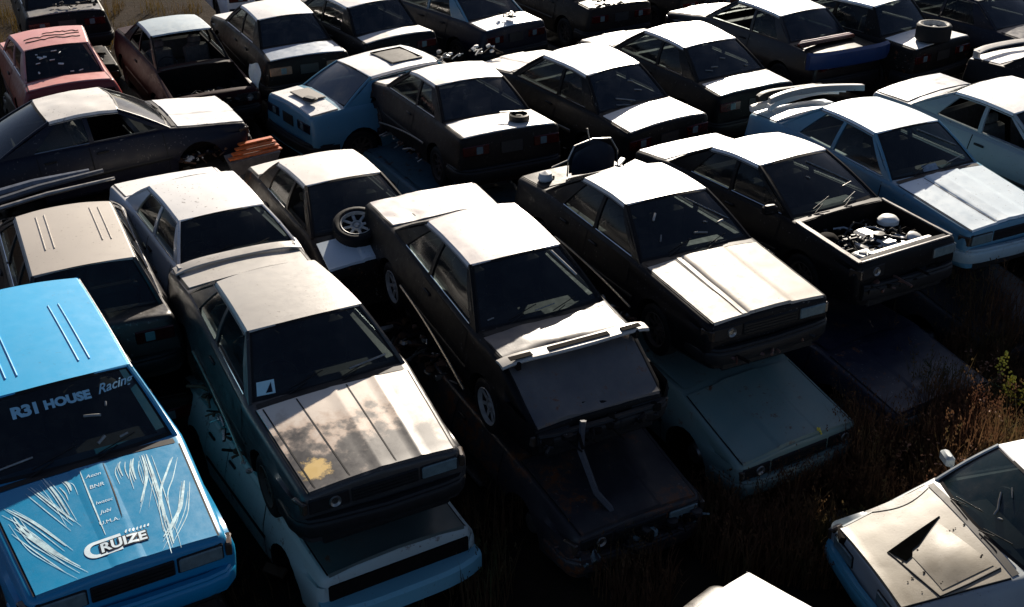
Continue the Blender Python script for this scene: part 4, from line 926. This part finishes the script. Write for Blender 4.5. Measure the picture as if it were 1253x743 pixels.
# scraps on back row tails
for n, x, y, lb, sd in (('Y', -1.85, -.10, 'black and silver scrap heap on the ice blue boot', 3), ('V', -1.9, -.2, 'pale scraps on the tail of the top left saloon', 5), ('P1', -1.9, .1, 'scraps on the tail of the dark wreck at top centre', 7), ('Z', -.1, .0, 'small bits on the turned coupe roof', 9), ('M', -2.1, .1, 'torn strips along the peeling boot edge', 10), ('S', 1.7, .0, 'tangle of parts where the dark red car lost its front', 12), ('L', 1.9, .1, 'scraps glinting on the far bonnet of the glare-roofed coupe', 13)):
    if n in ('Z', 'M', 'L'): continue
    o = thing('scrap_heap', lb, 'scrap', car_pt(n, x, y, -.32 if n == 'S' else .0), car_rz(n), 'scrap heaps on cars'); junk_bits(o, 'scrap_pieces', 0, 0, .03, .16 if n != 'S' else .4, .45 if n != 'Y' else .16, 12 if n != 'S' else 46, sd, [PLA(), UND(), WHI() if n == 'V' else PLA()] if n != 'Y' else [PLA(), STE()], .10)
o = thing('glinting_scrap', 'sunlit heap of bent strips behind the glare-roofed black coupe', 'scrap', (2.15, 20.55, 1.70), .5, 'scrap heaps on cars'); junk_bits(o, 'scrap_pieces', 0, 0, .0, .75, .28, 46, 21, [CREAM, STE(), WHI(), UND()], .15)
o = thing('glinting_scrap', 'pale scraps behind the roof of the brown-black coupe', 'scrap', (-.75, 19.9, 1.85), .5, 'scrap heaps on cars'); junk_bits(o, 'scrap_pieces', 0, 0, .0, .6, .2, 26, 22, [WHI(), STE(), UND()], .10)
# debris on the red coupe rear glass
o = thing('glass_debris', 'leaves and bits lying on the rear glass of the faded red coupe', 'scrap', (0, 0, 0), 0, 'scrap heaps on cars'); bpy.context.view_layer.update(); MW = rR.matrix_world; b = MB(); r = random.Random(2)
for k in range(12):
    q = MW @ cR.rearglass_pt(r.uniform(-.5, .7), r.uniform(.1, .8), .012); b.box(q, (r.uniform(.03, .12), .03, .012), Matrix.Rotation(r.uniform(0, 3), 3, 'Z') @ Matrix.Rotation(-.6, 3, 'X'))
b.build('debris_pieces', WHI(), o)
# crack line on the red roof
b = MB(); r = random.Random(4)
for v0 in (.32, .45, .62): b.tube([cR.roof_pt(u, v0 + r.uniform(-.04, .04), .016) for u in frange(-.85, .8 if v0 < .6 else .2, 14)], .010, 5)
b.build('roof_crack', simple('crack_brown', (.06, .02, .015), .8), rR)
# boot scoop on the turned coupe
p = car_pt('Z', -1.75, .05); o = thing('black_louvre_panel', 'black louvre panel lying on the tail of the turned pale blue coupe', 'car part', p, car_rz('Z') + .02); b = MB(); b.box((0, 0, .02), (.36, .62, .03), None, 0, .012); b.build('louvre_sheet', simple('dusty_black', (.09, .08, .075), .6), o); b = MB(); b.box((-.14, -.35, .06), (.14, .24, .07), Matrix.Rotation(.3, 3, 'Z'), 0, .02); b.build('louvre_motor', PLA(), o)
# orange slatted lamp piece
o = thing('orange_slatted_lamp', 'broken orange slatted lamp cluster lying between the rows', 'lamp', (-3.95, 16.75, 1.12), .55, rx=.1)
b = MB()
for k in range(4): b.box((.03 * k, .07 * k - .05, .16 + .035 * k), (.86 - .10 * k, .085, .03), Matrix.Rotation(.05, 3, 'Z'), 0, .008)
b.build('orange_slat', simple('orange_paint', (.62, .14, .03), .4), o); b = MB(); b.v = [(-.45, -.14, .12), (.38, -.12, .15), (.30, -.10, -.05), (-.36, -.12, -.12), (-.45, .1, .16), (.40, .2, .2), (.3, .1, 0), (-.36, .1, -.1)]; b.f = [(0, 1, 2, 3), (4, 5, 6, 7), (0, 1, 5, 4), (3, 2, 6, 7), (0, 3, 7, 4), (1, 2, 6, 5)]; b.m = [0] * 6; b.build('lamp_tray', simple('grey_metal', (.16, .14, .13), .6), o)
o2 = thing('white_cylinder_scrap', 'short white tube behind the orange lamp cluster', 'scrap', (-4.25, 17.3, 1.35), 1.3); b = MB(); b.tube([(-.2, 0, 0), (.2, 0, .0)], .05, 10); b.build('tube_body', WHI(), o2)
# trim strips on the left between the rows
for k, (p0, p1, rr, mt, lb) in enumerate((((-7.0, 13.95, 1.70), (-5.75, 14.75, 1.78), .065, simple('grey_blue_strip', (.12, .14, .18), .4), 'upper thick grey trim strip of the bundle at the left'), ((-6.9, 13.6, 1.72), (-5.55, 14.72, 1.80), .05, simple('dull_strip', (.07, .08, .10), .45), 'middle dark trim strip of the bundle at the left'), ((-6.75, 13.4, 1.73), (-5.35, 14.55, 1.76), .035, STE(), 'thin steel strip nearest the beige estate'))):
    a = Vector(p0); d = Vector(p1) - a; o = thing('trim_strip', lb, 'metal strip', a, 0, 'trim strips at the left'); b = MB(); b.tube([(0, 0, 0), d * .5 + Vector((0, 0, .03)), d], [rr, rr * .9, rr * .6], 7); b.build('strip_body', mt, o)
junk_bits(rH, 'bay_fittings', 1.35, 0, .62, .3, .5, 36, 44, [UND(), PLA(), STE()], .09)
# strut hanging before the dark wreck, hoses
o = thing('hanging_strap', 'grey strap hanging in front of the dark wreck', 'strap', (0, 0, 0)); bpy.context.view_layer.update(); MW = rB.matrix_world; b = MB(); b.tube([MW @ Vector((2.3, -.25, .60)), MW @ Vector((2.36, -.3, .3)), MW @ Vector((2.55, -.22, -.1)), MW @ Vector((2.8, -.05, -.35))], .035, 5); b.build('strap_band', simple('dusty_grey', (.06, .06, .07), .7), o)
# glove-shaped white rag in the back
o = thing('white_rag', 'white rag hanging beside the dark red car', 'rag', (-4.42, 19.5, 1.35), .3); b = MB(); b.grid(lambda u, v: (u * .07 * (1 + .5 * math.sin(v * 5)), .03 * math.sin(u * 3 + v * 6), .5 - v * .5), frange(-1, 1, 6), frange(0, 1, 10)); b.build('rag_cloth', WHI(), o, 60) if False else b.build('rag_cloth', WHI(), o)

for n, z0, z1 in (('B', .56, .30), ('C', .58, .44), ('K', .55, .35), ('A', .58, .38), ('L', .57, .42), ('D', .6, .5), ('X', .55, .4)):
    c, rt = CARS[n]; sg = -1 if FIT[n][0] > 0 else 1; b = MB()
    b.tube([(x, sg * (c.side(x, lerp(z0, z1, t)) + .015 + .05 * t * t), lerp(z0, z1, t ** 1.5)) for t, x in zip(frange(0, 1, 8), frange(-.9, .95, 8))], .013, 5); b.build('drooping_trim', simple('bright_trim', (.30, .27, .22), .3, .4), rt)
    junk_bits(rt, 'torn_sill_parts', 0.1, sg * .86, .20, .9, .03, 26, 60 + ord(n), [UND(), simple('rusty_scrap', (.09, .04, .02), .8), STE()], .07)
# small bits on windscreens (leaves, stickers) as parts of the glass
def bits(n, front, lst, mat=None):
    c, r = CARS[n]; par = [o for o in r.children if o.name.startswith('windshield' if front else 'rear_window')][0]; f = c.windshield_pt if front else c.rearglass_pt
    b = MB()
    for (u0, v0, u1, v1, w) in lst: b.tube([f(u0, v0, .01), f((u0 + u1) / 2, (v0 + v1) / 2, .014), f(u1, v1, .01)], w, 5)
    b.build('glass_debris', mat or STE(), par)
bits('C', True, [(.05, .28, .30, .24, .012), (.35, .42, .42, .40, .010), (.62, .35, .75, .37, .016), (-.6, .6, -.5, .72, .014), (-.55, .35, -.6, .25, .01), (.30, .88, .9, .38, .008)])
bits('D', True, [(.1, .85, .72, .36, .010), (.45, .30, .75, .33, .006), (-.2, .6, -.15, .55, .008)])
bits('E', True, [(.1, .88, .85, .40, .010), (.3, .12, .8, .18, .007)]); bits('G', True, [(.15, .50, .35, .46, .014), (.45, .16, .55, .18, .012), (.2, .16, .3, .22, .016), (.45, .55, .47, .6, .01), (-.9, .14, -.5, .2, .01)])
bits('A', True, [(.3, .13, .86, .17, .012)]); bits('B', True, [(.72, .92, .88, .45, .016), (-.1, .12, .25, .15, .007), (-.85, .12, -.75, .14, .008)])
bits('L', False, [(-.15, .6, -.3, .55, .012), (-.2, .35, -.4, .3, .012), (.45, .25, -.05, .1, .014), (.5, .1, .0, .0, .01)]); bits('M', False, [(.1, .5, -.05, .45, .012), (.5, .3, .3, .28, .012), (-.5, .2, -.6, .17, .012), (.7, .25, .5, .2, .01)])
bits('AD', True, [(-.1, .55, .1, .35, .010), (.1, .35, .12, .28, .012), (-.05, .7, .1, .6, .006), (.2, .28, .26, .3, .01)])
b = MB(); b.grid(lambda u, v: cE.windshield_pt(u, v, .006), frange(-.30, .05, 4), frange(.05, .17, 3)); b.build('windscreen_notice', simple('grey_paper', (.25, .30, .36), .6), [o for o in rE.children if o.name.startswith('windshield')][0])

# ------------------------------------------------------------------ ground, weeds
m, nt, bs = new_mat('yard_dirt'); tc = N(nt, 'ShaderNodeTexCoord'); n1 = noise_node(nt, .35, 10, .7, tc.outputs['Object']); n2 = noise_node(nt, 6, 8, .7, tc.outputs['Object'])
r = ramp(nt, n1.outputs[0], [(.35, (.014, .010, .007)), (.6, (.030, .021, .014)), (.75, (.024, .024, .010))]); nt.links.new(r.outputs[0], bs.inputs['Base Color']); bs.inputs['Roughness'].default_value = 1.; bs.inputs['Specular IOR Level'].default_value = .05
bp = N(nt, 'ShaderNodeBump'); bp.inputs['Strength'].default_value = .8; bp.inputs['Distance'].default_value = .05; nt.links.new(n2.outputs[0], bp.inputs['Height']); nt.links.new(bp.outputs[0], bs.inputs['Normal'])
b = MB(); xs = sorted(set(frange(-30, 30, 60) + [-2000, -600, -150, -60, 60, 150, 600, 2000])); ys = sorted(set(frange(0, 45, 45) + [-2000, -400, -60, -15, 80, 200, 800, 3000]))
b.grid(lambda x, y: (x, y, .05 * noise.noise(Vector((x * .5, y * .5, 0))) - .03), xs, ys); g = b.build('ground', m); tag(g, kind='structure')
def grass_mat(key, cols):
    m, nt, bs = new_mat(key); tc = N(nt, 'ShaderNodeTexCoord'); n = noise_node(nt, 1.2, 4, .7, tc.outputs['Object'])
    r = ramp(nt, n.outputs[0], [(.3, cols[0]), (.5, cols[1]), (.7, cols[2])]); nt.links.new(r.outputs[0], bs.inputs['Base Color']); bs.inputs['Roughness'].default_value = .8; bs.inputs['Specular IOR Level'].default_value = .2; tl = N(nt, 'ShaderNodeBsdfTranslucent'); nt.links.new(r.outputs[0], tl.inputs[0]); mm = N(nt, 'ShaderNodeMixShader'); mm.inputs[0].default_value = .4; nt.links.new(bs.outputs[0], mm.inputs[1]); nt.links.new(tl.outputs[0], mm.inputs[2]); nt.links.new(mm.outputs[0], nt.nodes['Material Output'].inputs['Surface']); return m
WM = grass_mat('dry_weeds', ((.08, .032, .020), (.11, .058, .028), (.045, .056, .02)))
def blades(name, areas, seed, mat, label=None):
    r = random.Random(seed); b = MB()
    for (x0, x1, y0, y1, n, h0, h1) in areas:
        for _ in range(n):
            x = r.uniform(x0, x1); y = r.uniform(y0, y1)
            if noise.noise(Vector((x * 1.3, y * 1.3, 5))) < -.04: continue
            h = r.uniform(h0, h1) * (1 + .5 * noise.noise(Vector((x, y, 9)))); a = r.uniform(0, 2 * PI); le = r.uniform(.05, .45) * h; w = r.uniform(.003, .009)
            dx, dy = math.cos(a), math.sin(a); px, py = -dy * w, dx * w; o = len(b.v)
            for k, (t, ww) in enumerate(((0, 1), (.4, .9), (.75, .6))):
                q = (x + dx * le * t * t, y + dy * le * t * t, h * t - .02); b.v.append((q[0] + px * ww, q[1] + py * ww, q[2])); b.v.append((q[0] - px * ww, q[1] - py * ww, q[2]))
            b.v.append((x + dx * le, y + dy * le, h * .95))
            b.f += [(o, o + 1, o + 3, o + 2), (o + 2, o + 3, o + 5, o + 4), (o + 4, o + 5, o + 6)]; b.m += [0, 0, 0]
            if r.random() < .22:   # seed head
                for _k in range(5):
                    q = Vector((x + dx * le, y + dy * le, h * .95)) + Vector((r.gauss(0, .012), r.gauss(0, .012), r.uniform(-.10, .03))); o = len(b.v); s_ = .012
                    b.v += [tuple(q), tuple(q + Vector((s_, 0, s_))), tuple(q + Vector((0, s_, s_ * 2)))]; b.f.append((o, o + 1, o + 2)); b.m.append(0)
    o = b.build(name, mat, None, 0, fix=False); tag(o, label, 'weeds', None, 'stuff'); return o
blades('weeds', [(-.6, .9, 8.0, 9.6, 900, .2, .6), (.9, 3.0, 7.9, 9.7, 3600, .15, .55), (2.2, 4.4, 9.0, 10.2, 7000, .15, .55), (3.6, 5.4, 9.2, 10.9, 8000, .25, .85), (4.6, 7.6, 10.0, 12.4, 16000, .3, .95), (5.5, 9.5, 11.5, 13.5, 6000, .4, 1.2), (4.4, 6.2, 9.6, 11.0, 2500, .5, 1.1), (2.4, 4.4, 8.0, 9.4, 2600, .2, .5), (-3.2, -.6, 7.0, 9.0, 500, .1, .4)], 3, WM, 'dark dry weeds growing in front of the stacked cars')
blades('dry_grass', [(-15, -10.2, 22.5, 31, 9000, .15, .5), (-10, -8, 26.5, 31, 1200, .1, .4)], 5, grass_mat('yellow_grass', ((.04, .026, .010), (.08, .052, .015), (.025, .03, .01))), 'yellow-brown grass at the top left corner')
YEL = simple('yellow_flower', (.75, .62, .06), .6); STM = simple('weed_stem', (.10, .12, .035), .7)
def goldenrod(x, y, h, lb, seed, n=3):
    r = random.Random(seed); o = thing('goldenrod_plant', lb, 'plant', (x, y, 0), 0, 'yellow-flowered weeds'); b = MB(); f = MB(); l = MB()
    for k in range(n):
        a = r.uniform(0, 6.28); le = r.uniform(.05, .22); tip = Vector((math.cos(a) * le, math.sin(a) * le, h * r.uniform(.8, 1)))
        b.tube([(0, 0, 0), (tip.x * .3, tip.y * .3, tip.z * .55), tip], [.007, .005, .002], 5)
        for j in range(46):
            t = r.random() ** .8 * .26; q = tip - Vector((tip.x * .6 * t, tip.y * .6 * t, t)) + Vector((r.gauss(0, .018 + t * .10), r.gauss(0, .018 + t * .10), 0)); f.box(q, (.016, .016, .016), Matrix.Rotation(r.random() * 3, 3, 'X'))
        for j in range(12):
            t = r.uniform(.2, .75); q = Vector((tip.x * t * t, tip.y * t * t, tip.z * t)); w = r.uniform(0, 6.28); d = Vector((math.cos(w), math.sin(w), .3)) * .09; s_ = d.cross(Vector((0, 0, 1))) * .12
            m0 = len(l.v); l.v += [tuple(q), tuple(q + d * .5 + s_), tuple(q + d), tuple(q + d * .5 - s_)]; l.f.append((m0, m0 + 1, m0 + 2, m0 + 3)); l.m.append(0)
    b.build('stem', STM, o); f.build('flower', YEL, o, 0); l.build('leaf', simple('weed_leaf', (.035, .06, .02), .7), o, 0)
goldenrod(5.45, 11.1, .98, 'tallest yellow-flowered weed at the right edge', 1, 2); goldenrod(5.66, 11.05, .82, 'yellow-flowered weed hugging the right frame edge', 6, 2)
goldenrod(3.02, 10.15, .88, 'single small yellow-flowered weed before the teal wreck', 2, 1)
# dry twigs
TW = simple('dry_twig', (.16, .08, .05), .7)
BL = ('leafless brown bush beside the silver-beige coupe mirror', 'leafless brown bush behind the silver-beige coupe roof', 'leafless brown bush in the weeds right of the teal wreck', 'reddish dry bush in front of the navy wreck', 'reddish dry bush under the tallest yellow flowers')
for k, (x, y, h) in enumerate(((4.55, 9.7, .75), (4.95, 10.2, .9), (4.0, 10.3, .7), (4.5, 10.9, .7), (5.5, 11.4, .8))):
    r = random.Random(k + 30); o = thing('dry_bush', BL[k], 'bush', (x, y, 0), 0, 'dry bushes'); b = MB(); lf = MB()
    for j in range(16):
        a = r.uniform(0, 6.28); p = Vector((0, 0, 0)); pts = [p.copy()]; d = Vector((math.cos(a) * .5, math.sin(a) * .5, 1)).normalized()
        for q in range(6): d = (d + Vector((r.gauss(0, .3), r.gauss(0, .3), r.gauss(0, .15)))).normalized(); p = p + d * h / 6; pts.append(p.copy()); 
        b.tube(pts, [.006, .005, .004, .004, .003, .002, .001], 4)
        for q in pts[3:]:
            for _ in range(3): lf.box(q + Vector((r.gauss(0, .03), r.gauss(0, .03), r.gauss(0, .02))), (.03, .018, .003), Matrix.Rotation(r.random() * 6, 3, 'Z') @ Matrix.Rotation(r.random() * 2, 3, 'X'))
    b.build('stem', TW, o); lf.build('leaf', simple('dry_leaf', (.24, .11, .06), .7), o, 0)
# scattered scrap on the ground between the cars
r = random.Random(77); b = MB()
for k in range(520):
    x = r.uniform(-9, 9); y = r.uniform(8.5, 24); p = Vector((x, y, r.uniform(.0, .08))); R = Matrix.Rotation(r.uniform(0, 3), 3, 'Z') @ Matrix.Rotation(r.uniform(-.7, .7), 3, 'X')
    b.box(p, (r.uniform(.05, .4), r.uniform(.03, .16), r.uniform(.01, .06)), R, r.randrange(3), .0)
o = b.build('ground_scrap', [UND(), STE(), simple('rusty_scrap', (.09, .04, .02), .8)]); tag(o, 'bits of rusty metal scattered on the dirt between the cars', 'scrap', None, 'stuff')
# loose parts wedged between the rows
for k, (x, y, z, lb) in enumerate(((-1.15, 11.6, .75, 'rusty parts wedged between the silver and black coupes'), (1.1, 13.3, 1.2, 'parts wedged behind the black coupe'), (-5.2, 17.0, .9, 'parts lying before the sideways navy car'), (-2.9, 12.2, .8, 'parts wedged beside the cream-roofed car'))):
    o = thing('wedged_parts', lb, 'scrap', (x, y, z), .5, 'parts wedged between the cars'); junk_bits(o, 'part_pieces', 0, 0, 0, .2, .7, 34, 50 + k, [UND(), simple('rusty_scrap', (.09, .04, .02), .8), STE()], .13)

# ------------------------------------------------------------------ camera, light, sky
cam = bpy.data.cameras.new('camera'); co = bpy.data.objects.new('camera', cam); COL.objects.link(co)
th = D2R(28.4); ro = D2R(-.33); Fv = Vector((0, math.cos(th), -math.sin(th))); Rv = Vector((1, 0, 0)); Uv = Rv.cross(Fv)
R2 = Rv * math.cos(ro) + Uv * math.sin(ro); U2 = -Rv * math.sin(ro) + Uv * math.cos(ro)
M = Matrix(((R2.x, U2.x, -Fv.x, 0), (R2.y, U2.y, -Fv.y, 0), (R2.z, U2.z, -Fv.z, 7.67), (0, 0, 0, 1))); co.matrix_world = M
cam.sensor_width = 36; cam.lens = 1417 / 1253 * 36; cam.clip_end = 6000; cam.clip_start = .1; SC.camera = co
AZ, EL = D2R(8), D2R(24)
sv = Vector((math.sin(AZ) * math.cos(EL), math.cos(AZ) * math.cos(EL), math.sin(EL)))
sl = bpy.data.lights.new('sun', 'SUN'); sl.energy = 5.0; sl.angle = D2R(.5); sl.color = (1., .89, .75); so = bpy.data.objects.new('sun', sl); COL.objects.link(so)
so.rotation_euler = (-sv).to_track_quat('-Z', 'Y').to_euler(); so.location = sv * 50
w = bpy.data.worlds.new('World'); SC.world = w; w.use_nodes = True; nt = w.node_tree; bg = nt.nodes['Background']
sky = nt.nodes.new('ShaderNodeTexSky'); sky.sky_type = 'NISHITA'; sky.sun_disc = False; sky.sun_elevation = EL; sky.sun_rotation = AZ; sky.dust_density = 1.0; sky.air_density = .5
nt.links.new(sky.outputs[0], bg.inputs[0]); bg.inputs[1].default_value = .05
SC.view_settings.view_transform = 'Standard'; SC.view_settings.look = 'None'; SC.view_settings.exposure = 0.95; SC.view_settings.gamma = 1; SC.view_settings.use_curve_mapping = False
SC.render.engine = 'CYCLES'; SC.cycles.use_denoising = True; SC.cycles.max_bounces = 6; SC.cycles.transparent_max_bounces = 12; SC.cycles.caustics_reflective = False; SC.cycles.caustics_refractive = False
